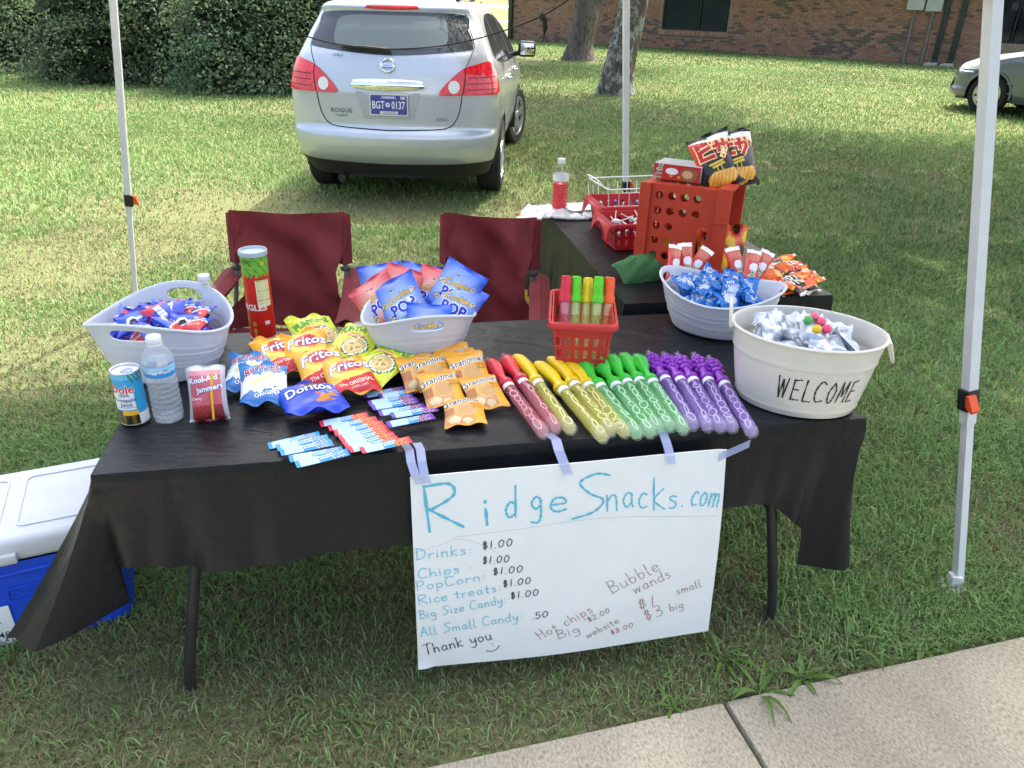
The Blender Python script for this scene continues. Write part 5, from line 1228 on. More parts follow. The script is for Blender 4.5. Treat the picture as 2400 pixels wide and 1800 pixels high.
PETM = mat('clear_pet', (.80, .86, .92), .06, alpha=.14, spec=1.0); CAPW = mat('white_cap', (.75, .78, .82), .4); WATER = mat('water', (.72, .80, .88), .02, alpha=.15, spec=1.0)
def bottle(name, loc, k, label, liquid=None, rz=0, lab=True):
    root = empty(name, loc, rz); tag(root, label, 'bottle')
    pr = [(.0, .004), (.02, .0), (.031, .004), (.034, .014)]
    for i in range(7): z = .02 + i * .0135; pr += [(.0345, z), (.0322, z + .004), (.0322, z + .006), (.0345, z + .010)]
    pr += [(.0345, .118), (.0335, .122), (.0335, .150), (.0345, .153), (.0335, .162), (.029, .174), (.022, .186), (.016, .194), (.0135, .198), (.0135, .205)]
    wob = lambda a, z: .05 * math.cos(5 * a) * max(0, 1 - z / .02) - .02 * math.cos(2 * a) * (.05 < z < .1)
    MB().add(lathe([(r * k, z * k) for r, z in pr], 36, False, False, lambda a, z: wob(a, z / k))).build('bottle_body', PETM if lab != 'plain' else mat('thin_pet', (.8, .86, .92), .06, alpha=.04, spec=1.0), root)
    if liquid: MB().add(lathe([(.001, .004 * k)] + [(r * k * .955, z * k) for r, z in pr[2:] if z < liquid[1]] + [(.001, liquid[1] * k)], 32, False, False)).build('liquid', liquid[0], root)
    MB().add(lathe([(.0155 * k, .199 * k), (.0165 * k, .201 * k), (.0165 * k, .212 * k), (.0155 * k, .2145 * k), (.001, .2145 * k)], 24, True, False)).add(lathe([(.0165 * k, .1945 * k), (.0165 * k, .198 * k)], 24)).build('cap', CAPW, root)
    if lab:
        r = .0342 * k; mb = MB(); P = Print(lambda x, y, o: Vector(((r + o) * math.cos(-math.pi / 2 + x / r), (r + o) * math.sin(-math.pi / 2 + x / r), .137 * k + y)), .0004)
        if lab == 'water':
            v, f = grid(40, 12, lambda u, w_: (r * math.cos(-math.pi / 2 + (u - .5) * 5.6), r * math.sin(-math.pi / 2 + (u - .5) * 5.6), (.123 + .027 * w_) * k))
            cols = [lin('#2b86cf') if (j / 12 < .45 + .15 * math.sin(i * .6)) else lin('#8cc3ea') for j in range(12) for i in range(40)]
            lb = MB().add((v, f), 0, cols).build('label', MATTP, root, colattr=True)
            P.put(text2d('Purified Water', .0115 * k, .006), '#f4f9fd', 0, .0); P.put(text2d("Member's", .006 * k, .002), '#f4f9fd', 0, .009); P.build('lettering', lb)
        else:
            v, f = grid(40, 2, lambda u, w_: (r * math.cos(u * 6.283), r * math.sin(u * 6.283), (.123 + .027 * w_) * k), True)
            lb = MB().add((v, f), 0, lin('#d6dce2')).build('label', MATTP, root, colattr=True)
            for i in range(5): P.poly([(-.03, -.01 + .005 * i), (.03, -.01 + .005 * i), (.03, -.0085 + .005 * i), (-.03, -.0085 + .005 * i)], '#9aa3ae', 2, 1)
            P.build('lettering', lb)
    return root
bottle('water_bottle', tp(.116, .222, TZ + .002), 1.02, 'clear water bottle with a blue label beside the juice can', (WATER, .155), R(14), 'water')
bottle('water_bottle', tp(.150, .665, TZ + .002), 1.0, 'water bottle seen through the handle slot behind the heaped cookie tub', (WATER, .10), 0, False)
RED_L = mat('red_drink', (.6, .008, .014), .1, alpha=.96)
bottle('soda_bottle', at(1208, 450, TZ + .012), 1.12, 'bottle of bright red drink standing on the clear plastic bag', (RED_L, .118), 0, 'plain')
# drink pouch with a straw
def art_pouch(u, v):
    if abs(u) > .8 or v > .86: return '#b9bcc2'
    if v > .45: return '#d88a94' if v > .7 else '#c96a78'
    if v < -.35: return '#b03a44' if (u * 4 + v * 5) % 1 > .35 else '#7c4a5c' if u > 0 else '#c05040'
    return '#c96070'
def let_pouch(P):
    P.put(text2d('Kool-Aid', .0185, .07), '#2b2f8e', -.004, .038, .14); P.put(text2d('Kool-Aid', .0185, .028), '#f4f4fa', -.004, .038, .14)
    P.put(text2d('Jammers', .018, .07), '#2b2f8e', .010, .017, .16); P.put(text2d('Jammers', .018, .028), '#f4f4fa', .010, .017, .16); P.put(text2d('Cherry', .009, .006), '#ffffff', -.022, -.008, .1)
pm = pack('pouch', .092, .135, .046, art_pouch, 101, letter=let_pouch, crimp=.06, wrk=.8)
dp = place('drink_pouch', pm, tp(.212, .225, TZ + .064), 12, 72, 0, 'silver and red drink pouch with a yellow straw leaning upright', 'drink pouch')
MB().add(tube([(.012, -.06, .022), (.014, .0, .029), (.018, .052, .02)], .0028, 8)).build('straw', mat('yellow_straw', (.85, .45, .02), .4), dp)
# tall snack tube
def art_tube(u, v):
    d = ((u - .75 + .5) % 1 - .5) * 6.28
    if v > .74 + .02 * (int(d * 9) % 3): return '#6cb23c' if (int(d * 12) + int(v * 60)) % 7 else '#3f7d2c'
    if -.12 < d < .95 and .40 < v < .72: return '#e6e2b0'
    if d < -.42 and v < .26 and (inell(d, v, -.6, .2, .16, .03) or inell(d, v, -.62, .12, .16, .035) or inell(d, v, -.58, .05, .14, .03)): return '#d9a13a'
    return '#cf2418'
def let_tube(P):
    r = .0375
    for i in range(13): P.poly([(-.002, .186 - i * .0058), (.033, .186 - i * .0058), (.033, .1852 - i * .0058 - (.001 if i % 5 == 0 else 0)), (-.002, .1852 - i * .0058 - (.001 if i % 5 == 0 else 0))], '#3a3520' if i % 5 == 0 else '#a8a37c', 2, 1)
    P.put(text2d('Nutrition Facts', .0062, .008), '#2a2618', .014, .1905, 0, lay=2)
    P.put(text2d('PRINGLES', .026, .03), '#f4f0ee', -.036, .105, 0); P.put(text2d('CRAFT', .013, .01), '#2a3a2a', -.028, .243, .0); P.put(text2d('MULTIGRAINS', .007, .006), '#e0c23a', -.022, .228)
    P.poly([(.008, .05), (.022, .05), (.022, .062), (.008, .062)], '#e8d8d8', 2); P.poly([(-.012 + .028, .232), (.026, .232), (.026, .243), (.016, .243)], '#d9b23a', 1)
c = canister('snack_tube', .0375, .262, art_tube, 74, 84, let_tube)
st = link('snack_tube', c[0]); st.matrix_world = Matrix.Translation(tp(.284, .712, TZ + .002)) @ Matrix.Rotation(R(20), 4, 'Z'); tag(st, 'tall red and green cardboard snack tube standing before the camp chair', 'snack tube')
link('lettering', c[1], st)
MB().add(lathe([(.0385, .256), (.0405, .257), (.0405, .268), (.039, .270), (.037, .269), (.036, .263), (.001, .263)], 40, False, False)).build('lid', mat('frosted_lid', (.42, .5, .58), .35), st)
MB().add(lathe([(.037, -.001), (.0385, .0), (.0385, .005), (.0375, .006)], 40, True, False)).build('base_rim', ALU, st)
# ================================================================== tubs, buckets and baskets
TUBW = mat('white_tub_plastic', (.70, .73, .82), .42, noise=.03, nscale=6, transl=.12); CREAM = mat('cream_enamel', (.72, .68, .61), .3, coat=.3, noise=.03, nscale=9)
def tub(name, loc, rz, a, b, hz, lift, kb, label, mtl, slots=True, ridges=((.30, .36), (.46, .52), (.64,)), th=.003, ringh=False):
    root = empty(name, loc, rz); tag(root, label, 'tub')
    NA, NT = 144, 40
    def wall(phi, t, off=0):
        k = kb + (1 - kb) * t ** .85 + off
        for gr in ridges:
            for q in gr: k += .012 * math.exp(-((t - q) / .012) ** 2)
        z = t * (hz + lift * math.cos(2 * phi))
        return (a * k * math.cos(phi), b * k * math.sin(phi), z)
    hw, hh, tc = .30, .085, .83
    def slot_d(phi, t):
        best = 9
        for c in (0, math.pi):
            d = (phi - c + math.pi) % (2 * math.pi) - math.pi
            best = min(best, (abs(d / hw)) ** 3.2 + (abs((t - tc) / hh)) ** 2.2)
        return best
    V = {}; vs_, fs_ = [], []
    P = [[(2 * math.pi * i / NA, j / NT) for i in range(NA)] for j in range(NT + 1)]
    ins = [[slots and slot_d(*P[j][i]) < 1 for i in range(NA)] for j in range(NT + 1)]
    def inside(j, i): return ins[j][i % NA]
    for j in range(NT + 1):
        for i in range(NA):
            ph, t = P[j][i]
            if slots and ins[j][i] and not all(inside(jj, ii) for jj in (j - 1, j, j + 1) for ii in (i - 1, i, i + 1) if 0 <= jj <= NT):
                for c in (0, math.pi):       # pull vertices just inside the slot out to its rounded edge
                    d = (ph - c + math.pi) % (2 * math.pi) - math.pi
                    if abs(d) < hw:
                        s = 1 / max(.2, slot_d(ph, t)) ** .40; s = min(s, 2.2); ph, t = c + d * s if abs(d * s) < hw * 1.02 else c + math.copysign(hw, d), tc + (t - tc) * s
                        t = max(tc - hh, min(tc + hh, t)); break
            vs_.append(wall(ph, t))
    for j in range(NT):
        for i in range(NA):
            q = [(j, i), (j, i + 1), (j + 1, i + 1), (j + 1, i)]
            if slots and sum(inside(*p) for p in q) >= 3 and slot_d(2 * math.pi * (i + .5) / NA, (j + .5) / NT) < 1: continue
            fs_.append(tuple(jj * NA + ii % NA for jj, ii in q))
    fs_.append(tuple(range(NA - 1, -1, -1)))
    o = MB().add((vs_, fs_)).build('tub_wall', mtl, root, angle=60)
    md = o.modifiers.new('thickness', 'SOLIDIFY'); md.thickness = th; md.offset = -1
    rim = [Vector(wall(2 * math.pi * i / NA, 1, .006)) for i in range(NA)] ; rim.append(rim[0])
    MB().add(tube(rim, .0042, 8, False)).build('rim', mtl, root)
    if ringh:
        for sg in (-1, 1):
            c = Vector(wall(0 if sg > 0 else math.pi, .97)); ax = Vector((sg * .35, 0, -1)).normalized() if sg > 0 else Vector((sg * .12, 0, 1)).normalized()
            pts = []
            for q in np.linspace(0, math.pi, 15): pts.append(c + Vector((sg * .006, 0, 0)) + Vector((0, 1, 0)) * .032 * math.cos(q) + ax * .058 * math.sin(q))
            MB().add(tube(pts, .0042, 8)).build('ring_handle', mtl, root)
            MB().add(tube([c + Vector((sg * .004, -.035, 0)), c + Vector((sg * .004, .035, 0))], .006, 8)).build('handle_lug', mtl, root)
    root['h'] = hz
    return root, wall
def heap(packs, root_loc, rz, a, b, z0, z1, n, name, label, cat, group, seed, ring=True):
    """individual packets heaped in a tub"""
    g = random.Random(seed); ca, sa = math.cos(rz), math.sin(rz)
    for i in range(n):
        t = i / max(1, n - 1); r = math.sqrt(g.random()) * .78; ph = i * 2.399 + g.random() * .7
        x, y = a * r * math.cos(ph), b * r * math.sin(ph)
        z = z0 + (z1 - z0) * (.25 + .75 * t) * (1 - .3 * r)
        L_ = Vector(root_loc) + Vector((x * ca - y * sa, x * sa + y * ca, z))
        place(name, packs[g.choice((0, 0, 1)) % len(packs)], L_, g.uniform(-70, 70), g.uniform(-10, 62), g.uniform(-40, 40), label, cat, group)
def tloc(a, b): return tp(a, b, TZ + .002)
# tub of cookies
rz1 = TANG + math.atan2(.313, .085)
r1, w1 = tub('plastic_tub', tloc(.050, .535), rz1, .163, .186, .158, .028, .70, 'white oval tub heaped with small blue cookie packets behind the juice can', TUBW)
heap(SAND, tloc(.055, .54), rz1, .112, .13, .06, .155, 48, 'sandwich_cookie_packet', 'small blue cookie packet heaped in the white oval tub behind the juice can', 'cookie packet', 'cookie packets heaped in the tub', 5)
# tub of popcorn
rz2 = TANG + R(97)
r2, w2 = tub('plastic_tub', tloc(.742, .515), rz2, .146, .158, .150, .026, .66, 'white oval tub holding bags of blue and red popcorn', TUBW)
GP = 'popcorn bags standing in the white tub'
for (x, y, z, yaw, tl, rl, spn, ml, lb) in ((868, 655, .885, 6, 62, -4, 24, POPB[0], 'blue popcorn bag leaning to the yellow onion ring bags, front of the tub'), (985, 660, .885, -8, 60, 4, -26, POPB[1], 'blue popcorn bag slumped over the tub rim towards the cookies'), (985, 628, .92, -8, 66, 4, -26, POPB[0], 'blue popcorn bag standing highest at the chair side of the tub'), (822, 652, .88, 10, 58, -8, 32, POPR, 'red popcorn bag hanging out towards the tall snack tube'), (866, 632, .895, -4, 66, 2, -16, POPR, 'red popcorn bag upright in the middle of the tub'), (938, 636, .89, -6, 68, 0, -18, POPR, 'red popcorn bag wedged between blue ones'), (825, 622, .86, 6, 72, 0, 8, POPB[1], 'blue popcorn bag deep at the back of the tub beside the red ones'), (905, 622, .865, -6, 74, 0, -6, POPB[0], 'blue popcorn bag mostly hidden at the back of the tub below the handle')):
    place('popcorn_bag', ml, at(x, y, z), yaw, tl, rl, lb, 'popcorn bag', GP, spn)
place('popcorn_bag', POPB[1], tp(.765, .50, TZ + .085), -10, 76, 0, 'blue popcorn bag low in the tub, showing through the handle slot', 'popcorn bag', GP)
# tub of rice squares
rz3 = TANG + R(-35)
r3, w3 = tub('plastic_tub', tloc(1.700, .625), rz3, .192, .158, .138, .022, .72, 'white ridged tub of bright blue foil packets beside the cream bucket', TUBW)
heap(RICE, tloc(1.70, .625), rz3, .145, .115, .055, .155, 62, 'rice_square_packet', 'bright blue foil rice square packet heaped in the ridged white tub', 'snack packet', 'rice square packets heaped in the tub', 9)
# cream bucket
rz4 = TANG + R(-27)
r4, w4 = tub('welcome_bucket', tloc(1.708, .128), rz4, .187, .145, .198, 0, .80, 'cream enamel bucket with the word WELCOME and ring handles', CREAM, slots=False, ridges=((.70, .735), (.075,), ), ringh=True, th=.0025)
r4['category'] = 'bucket'
ph0 = -math.pi / 2 + R(16)
def welc(x, y, o):
    t = .36 + y / .198; ph = ph0 + x / .155
    p = Vector(w4(ph, t)); n = Vector((p.x / .187 ** 2, p.y / .145 ** 2, -.3)).normalized()
    return p + n * (o + .001)
P = Print(welc)
P.put(stroke2d('WELCOME', .062, .0042, 0, 0, 0, spc=1.02, fit=.19), '#26262a', -.095, -.02); P.build('lettering', r4)
# clear pouches in the bucket
def art_clear(u, v): return '#dfe4ea' if v > .45 else '#e8ecf0' if abs(u) < .6 and -.5 < v < .1 else '#aab6c2'
PCH = mat('silver_clear_pouch', rough=.2, spec=.8, attr=True, alpha=.86, metal=.25)
PCHS = [pack('pouch', .07, .10, .02, art_clear, s, mtl=PCH, nu=18, nv=24, crimp=.2, wrk=2.0) for s in (111, 112, 113)]
heap(PCHS, tloc(1.705, .125), rz4, .142, .098, .10, .20, 50, 'candy_pouch', 'small silvery clear candy pouch heaped in the cream WELCOME bucket', 'candy pouch', 'candy pouches in the cream bucket', 14)
gp = place('candy_pouch', PCHS[0], at(1757, 712, .955), -20, 24, 10, 'clear candy pouch with pink, yellow and green gumballs on top of the bucket', 'candy pouch', 'candy pouches in the cream bucket')
for (x, y, c) in ((-.02, .01, '#4aa04e'), (.004, -.012, '#e2b62a'), (.012, .018, '#dc5a78'), (.028, -.002, '#e04a74'), (-.006, .03, '#e06a84')):
    MB().add(lathe([(.0005, -.012), (.007, -.0098), (.0115, -.004), (.0115, .004), (.007, .0098), (.0005, .012)], 14), T=Matrix.Translation((x, y, .016))).build('gumball', mat('gumball_' + c[1:], c, .3), gp)
# red slotted basket
RBK = mat('red_basket_plastic', (.62, .045, .045), .38, noise=.05, nscale=8, transl=.1)
def slotted_basket(name, loc, rz, wt, dt, wb, db, h, label, cat, mtl, rows, lip=.012, px=.019, bar=.010, group=None, open_=False):
    root = empty(name, loc, rz); tag(root, label, cat, group)
    def wall(p0, p1, q0, q1):      # bottom p0->p1, top q0->q1
        p0, p1, q0, q1 = Vector(p0), Vector(p1), Vector(q0), Vector(q1); n = max(3, int((p1 - p0).length / px)); us = [0]
        for i in range(n): c = (i + .5) / n; us += [c - .5 * (1 - bar / px) / n, c + .5 * (1 - bar / px) / n]
        us.append(1); ts = [0]
        for (t0, t1) in rows: ts += [t0, t1]
        ts.append(1)
        v = [(p0.lerp(p1, u)).lerp(q0.lerp(q1, u), t) for t in ts for u in us]; m = len(us); f = []
        for j in range(len(ts) - 1):
            for i in range(m - 1):
                if j % 2 == 1 and i % 2 == 1: continue
                f.append((j * m + i, j * m + i + 1, (j + 1) * m + i + 1, (j + 1) * m + i))
        return v, f
    B = [(-wb / 2, -db / 2, 0), (wb / 2, -db / 2, 0), (wb / 2, db / 2, 0), (-wb / 2, db / 2, 0)]; T = [(-wt / 2, -dt / 2, h), (wt / 2, -dt / 2, h), (wt / 2, dt / 2, h), (-wt / 2, dt / 2, h)]
    for k in range(4):
        if open_ and k == 0:
            o = MB().add(wall(B[0], B[1], Vector(B[0]).lerp(Vector(T[0]), .5), Vector(B[1]).lerp(Vector(T[1]), .5))).build('side_panel', mtl, root, smooth=False)
        else: o = MB().add(wall(B[k], B[(k + 1) % 4], T[k], T[(k + 1) % 4])).build('side_panel', mtl, root, smooth=False)
        md = o.modifiers.new('thickness', 'SOLIDIFY'); md.thickness = .0028; md.offset = -1
    MB().add(box(0, 0, .002, wb, db, .003)).build('base', mtl, root, smooth=False)
    pts = [Vector((x, y, h)) for x, y in rrect(0, 0, wt + .006, dt + .006, .02, 5)]; mb = MB()
    n = len(pts); prof = [(0, 0), (lip * .8, .001), (lip, -.004), (lip, -.014), (lip - .003, -.014), (lip - .003, -.004)]; v = []; f = []
    for p in pts:
        d = Vector((p.x, p.y, 0)).normalized()
        for (o_, z) in prof: v.append(p + d * o_ + Vector((0, 0, z)))
    m = len(prof)
    for i in range(n):
        for j in range(m - 1): f.append((i * m + j, i * m + j + 1, ((i + 1) % n) * m + j + 1, ((i + 1) % n) * m + j))
    mb.add((v, f)).build('rim', mtl, root, angle=50)
    return root
slotted_basket('wand_basket', tloc(1.195, .43), TANG + R(-14), .168, .25, .125, .20, .162, 'red plastic basket holding five upright bubble wands', 'basket', RBK, [(.10, .24), (.32, .48), (.56, .72)])

# ================================================================== bubble wands
def mcol(nm, c, **k): return mat(nm, c, **k)
WC = {'red': ('#d22a3c', '#e07a88'), 'yellow': ('#e6c416', '#e4de6a'), 'green': ('#35c23c', '#96e49a'), 'purple': ('#8a2bb4', '#a888dc'), 'orange': ('#ee5a14', '#f0a05a'), 'lime': ('#5cc81e', '#c4dc7a')}
def dipper(seed):
    g = random.Random(seed); mb = MB(); y = .008
    while y < .2:          # the chain-shaped dipper inside
        l = g.uniform(.010, .021); w_ = g.uniform(.005, .0112); k = g.uniform(0, 6)
        mb.add(tube([(w_ * math.sin(q) + .0008 * math.sin(11 * q + k), y + l - l * 1.03 * math.cos(q), .0105 + .003 * math.sin(q + k)) for q in np.linspace(0, 2 * math.pi, 25)], g.uniform(.0012, .0019), 5, False)); y += 2 * l
    mb.add(tube([(0, y, .010), (0, .26, 0)], .004, 8)); return mb
def wand(color, kind):
    root = empty('bubble_wand'); hc, tc = WC[color]
    hm = mcol('wand_handle_' + color, hc, rough=.3, coat=.3); tm = mcol('wand_tube_' + color, tc, rough=.12, spec=.7, alpha=.32); im = mcol('wand_inner_' + color, tuple(.3 * a + .62 for a in lin(tc)), rough=.4)
    T = Matrix.Rotation(math.pi / 2, 4, 'X')           # lathe axis z -> -y: the handle lies at +y
    r = .0185
    MB().add(lathe([(.001, -.012), (.010, -.010), (.0155, -.004), (r, .004), (r, .25)], 20, False, False), T=Matrix.Rotation(-math.pi / 2, 4, 'X')).build('tube', tm, root)
    mb = dipper(0)
    mb.build('dipper', im, root)
    RY = Matrix.Rotation(-math.pi / 2, 4, 'X')
    MB().add(lathe([(.019, .246), (.0225, .248), (.0225, .262), (.020, .267), (.014, .275)], 20), T=RY).build('collar', hm, root)
    v, f = grid(20, 1, lambda u, w_: ((r + .0006) * math.sin((u - .5) * 3.4), .222 + .017 * w_, (r + .0006) * math.cos((u - .5) * 3.4))); MB().add((v, f)).build('sticker', mat('wand_sticker', (.75, .77, .8), .5), root)
    if kind == 'berry': pr = [(.014, .270), (.0135, .288), (.018, .310), (.0245, .335), (.027, .358), (.024, .380), (.013, .395), (.001, .398)]; MB().add(lathe(pr, 20, False, False), T=RY).build('handle', hm, root)
    elif kind == 'banana':
        MB().add(tube(spline([(0, .266, 0), (.005, .295, .001), (.001, .33, .004), (-.012, .366, .008), (-.028, .39, .008)], 5), list(np.interp(np.linspace(0, 1, 21), [0, .2, .5, .8, 1], [.013, .016, .021, .019, .008])), 14)).build('handle', hm, root)
    elif kind == 'melon': pr = [(.014, .270), (.013, .298), (.0165, .316), (.024, .334), (.0285, .356), (.0265, .378), (.016, .395), (.001, .400)]; MB().add(lathe(pr, 28, False, False, lambda a, z: .04 * math.cos(6 * a) if z > .32 else 0), T=RY).build('handle', hm, root)
    else:
        mb = MB(); mb.add(lathe([(.014, .270), (.013, .295), (.018, .32), (.020, .36), (.013, .39), (.001, .396)], 16, False, False), T=RY)
        for j in range(5):
            n = (6, 8, 8, 7, 4)[j]; y = .310 + j * .0185; rr = (.0145, .0185, .0195, .0165, .009)[j]
            for i in range(n):
                a = 2 * math.pi * (i + .5 * (j % 2)) / n; c = (rr * math.cos(a), y, rr * math.sin(a)); q = .0088
                mb.add(lathe([(.0003, -q), (q * .7, -q * .7), (q, 0), (q * .7, q * .7), (.0003, q)], 8), T=Matrix.Translation(c))
        mb.build('handle', hm, root)
    wr_ = mat('clear_wrap', (.9, .92, .95), .1, alpha=.12, spec=.9)
    MB().add(lathe([(.0192, .03), (.0195, .0), (.0175, -.010), (.008, -.0155), (.003, -.02), (.001, -.018)], 16, False, False, lambda a, z: .05 * math.sin(5 * a + z * 300)), T=RY).build('shrink_wrap', wr_, root)
    MB().add(lathe([(.012, .388), (.006, .400), (.010, .412), (.001, .408)], 9, False, False, lambda a, z: .3 * math.sin(4 * a + z * 500)), T=RY).build('wrap_twist', wr_, root)
    return root
def crop7(x, y): return (1100 + x / 3.16) / 1.085, (800 + y / 3.16) / 1.085
protos = {}
ORD = ['first', 'second', 'third', 'fourth', 'fifth']
for col, kind, nm, pts in (('red', 'berry', 'red', [(150, 160, 560, 690), (265, 130, 650, 655)]), ('yellow', 'banana', 'yellow', [(385, 145, 760, 665), (540, 185, 1000, 725), (640, 155, 1060, 680), (755, 180, 1165, 690)]),
                           ('green', 'melon', 'green', [(825, 160, 1255, 700), (945, 145, 1350, 690), (1035, 120, 1410, 665), (1130, 110, 1495, 650), (1230, 120, 1595, 665)]),
                           ('purple', 'grape', 'purple', [(1330, 95, 1665, 635), (1435, 90, 1775, 645), (1540, 105, 1870, 650), (1660, 95, 1955, 650), (1765, 115, 2100, 685)])):
    pr = wand(col, kind); shp = {'berry': 'strawberry', 'banana': 'banana', 'melon': 'melon', 'grape': 'grape bunch'}[kind]
    for i, (x0, y0, x1, y1) in enumerate(pts):
        o = pr if i == 0 else copy_tree(pr)
        A, B = at(*crop7(x0, y0), TZ + .022), at(*crop7(x1, y1), TZ + .019)
        d = (A - B).normalized(); tip = B + d * .012
        for ch in o.children:
            if ch.name.startswith('dipper'):
                im_ = ch.data.materials[0]; ch.data = dipper(100 + i * 7 + len(nm)).mesh('dipper', im_)
        o.matrix_world = frame(tip, d.cross(Vector((0, 0, 1))), d, None) @ Matrix.Rotation(R(random.uniform(-38, 38)), 4, 'Y') @ Matrix.Diagonal((.88, 1, .88, 1))
        lb = {'red': ['red bubble wand with a strawberry handle next to the amber cookies', 'red bubble wand with a strawberry handle next to the yellow wand'], 'yellow': ['yellow banana handled bubble wand lying alone beside the red wands']}.get(nm, [])
        lbl = lb[i] if i < len(lb) else '%s bubble wand with a %s handle, %s of its row counted from the cookies' % (nm, shp, ORD[i if nm != 'yellow' else i - 1])
        tag(o, lbl, 'bubble wand', 'bubble wands laid out on the long table')
def small_wand(color):
    root = empty('small_bubble_wand'); hc, tc = WC[color]; r = .0155
    hm = mcol('small_cap_' + color, hc, rough=.35); tm = mcol('small_tube_' + color, tc, rough=.1, spec=.7, alpha=.42); im = mcol('small_loop_' + color, tuple(.3 * a + .4 for a in lin(tc)), rough=.4)
    MB().add(lathe([(.001, 0), (r * .9, .002), (r, .008), (r, .185)], 18, False, False)).build('tube', tm, root)
    MB().add(lathe([(r + .001, .175), (r + .0025, .176), (r + .0025, .192), (.015, .199), (.016, .204), (.0145, .208), (.016, .214), (.0145, .218), (.016, .224), (.0145, .228), (.0145, .246), (.011, .249), (.0095, .240)], 20, False, True)).build('cap', hm, root)
    MB().add(tube(spline([(0, 0, .18), (0, 0, .135), (.008, 0, .12), (.0085, 0, .06), (.0, 0, .035), (-.0085, 0, .06), (-.008, 0, .12), (0, 0, .135)], 5), .0014, 6)).add(lathe([(.0115, .14), (.0115, .175)], 14)).build('dipper', im, root)
    return root
for i, (col, top) in enumerate((('red', (1224, 592)), ('lime', (1246, 590)), ('yellow', (1272, 585)), ('lime', (1294, 602)), ('orange', (1318, 600)))):
    w = small_wand(col); B = tp(1.136 + .0285 * i, .395 - .006 * i, TZ + .008); T_ = at(top[0], top[1], TZ + .24 - (.006 if i > 2 else 0))
    z = (T_ - B).normalized(); w.matrix_world = frame(B, Vector((1, 0, 0)) - z * z.x, z.cross(Vector((1, 0, 0)) - z * z.x), z)
    tag(w, '%s capped small bubble wand in the red basket, %s' % (col, ('near the cookies', 'next to the red one', 'between two green ones', 'next to the orange one', 'near the cream bucket')[i]), 'bubble wand', 'small bubble wands in the red basket')

# ================================================================== goods on the second table
CRM = mat('orange_red_crate', (.50, .052, .026), .45, noise=.06, nscale=6)
def crate():
    W_, H_, D_ = .285, .35, .285; an = TANG + R(-35); p = tp(1.602, 1.15, TZ + .002); root = empty('milk_crate', p, an); tag(root, 'orange red plastic milk crate standing on its side on the second table', 'crate')
    def circ(pts): return [ell(x, y, .0148, .0148, 16) for x, y in pts]
    xs = [.062, .108, .154, .200]; ys = [.31, .255, .20, .145, .09, .04]
    fr = circ([(x, y) for y in ys[:2] for x in xs] + [(x, y) for y in ys[2:] for x in xs[:2]] + [(.165, .04), (.215, .04)]); fr.append(rrect(.232, .155, .035, .11, .016))
    X = Matrix.Rotation(math.pi / 2, 4, 'X')
    MB().add(panel([(0, 0), (W_, 0), (W_, H_), (0, H_)], fr, .004), T=X).build('front_panel', CRM, root, angle=30)
    MB().add(panel([(0, 0), (W_, 0), (W_, H_), (0, H_)], fr, .004), T=Matrix.Translation((0, D_, 0)) @ X).build('back_panel', CRM, root, angle=30)
    MB().add(panel([(.0, .004), (W_, .004), (W_, D_ - .004), (0, D_ - .004)], circ([(x, y) for x in xs for y in (.06, .12, .18, .24)]), .004), T=Matrix.Translation((0, 0, H_ - .006))).build('top_panel', CRM, root, angle=30)
    MB().add(panel([(.0, .004), (W_, .004), (W_, D_ - .004), (0, D_ - .004)], circ([(x, y) for x in xs for y in (.06, .12, .18, .24)]), .004), T=Matrix.Translation((0, 0, .001))).build('bottom_panel', CRM, root, angle=30)
    MB().add(panel([(.004, .006), (D_ - .004, .006), (D_ - .004, H_ - .007), (.004, H_ - .007)], circ([(x, y) for x in (.06, .12, .18, .24) for y in ys]), .004), T=Matrix.Rotation(math.pi / 2, 4, 'Z') @ X).build('end_panel', CRM, root, angle=30)
    for (y0, s) in ((-.012, 1), (D_ + .008, -1)):      # flanged mouth and corner posts
        MB().add(box(W_ + .01, y0, H_ / 2, .05, .014, H_ + .02, .002)).build('mouth_flange', CRM, root, smooth=False)
        MB().add(box(.012, y0 + .002 * s, H_ / 2, .04, .012, H_ + .004, .002)).build('corner_post', CRM, root, smooth=False)
        for zz in (.24, .07): MB().add(box(W_ + .01, y0 - .004 * s, zz, .052, .014, .006)).build('flange_rib', CRM, root, smooth=False)
    MB().add(box(W_ + .012, D_ / 2, H_ + .004, .05, D_ + .01, .012, .002)).build('mouth_flange', CRM, root, smooth=False)
    MB().add(box(W_ + .012, D_ / 2, .006, .05, D_ + .01, .010, .002)).build('mouth_flange', CRM, root, smooth=False)
    return root, p, an
crt, crp, cra = crate()
CT = Matrix.Translation(crp) @ Matrix.Rotation(cra, 4, 'Z')
def on_crate(x, y, z): return CT @ Vector((x, y, z))
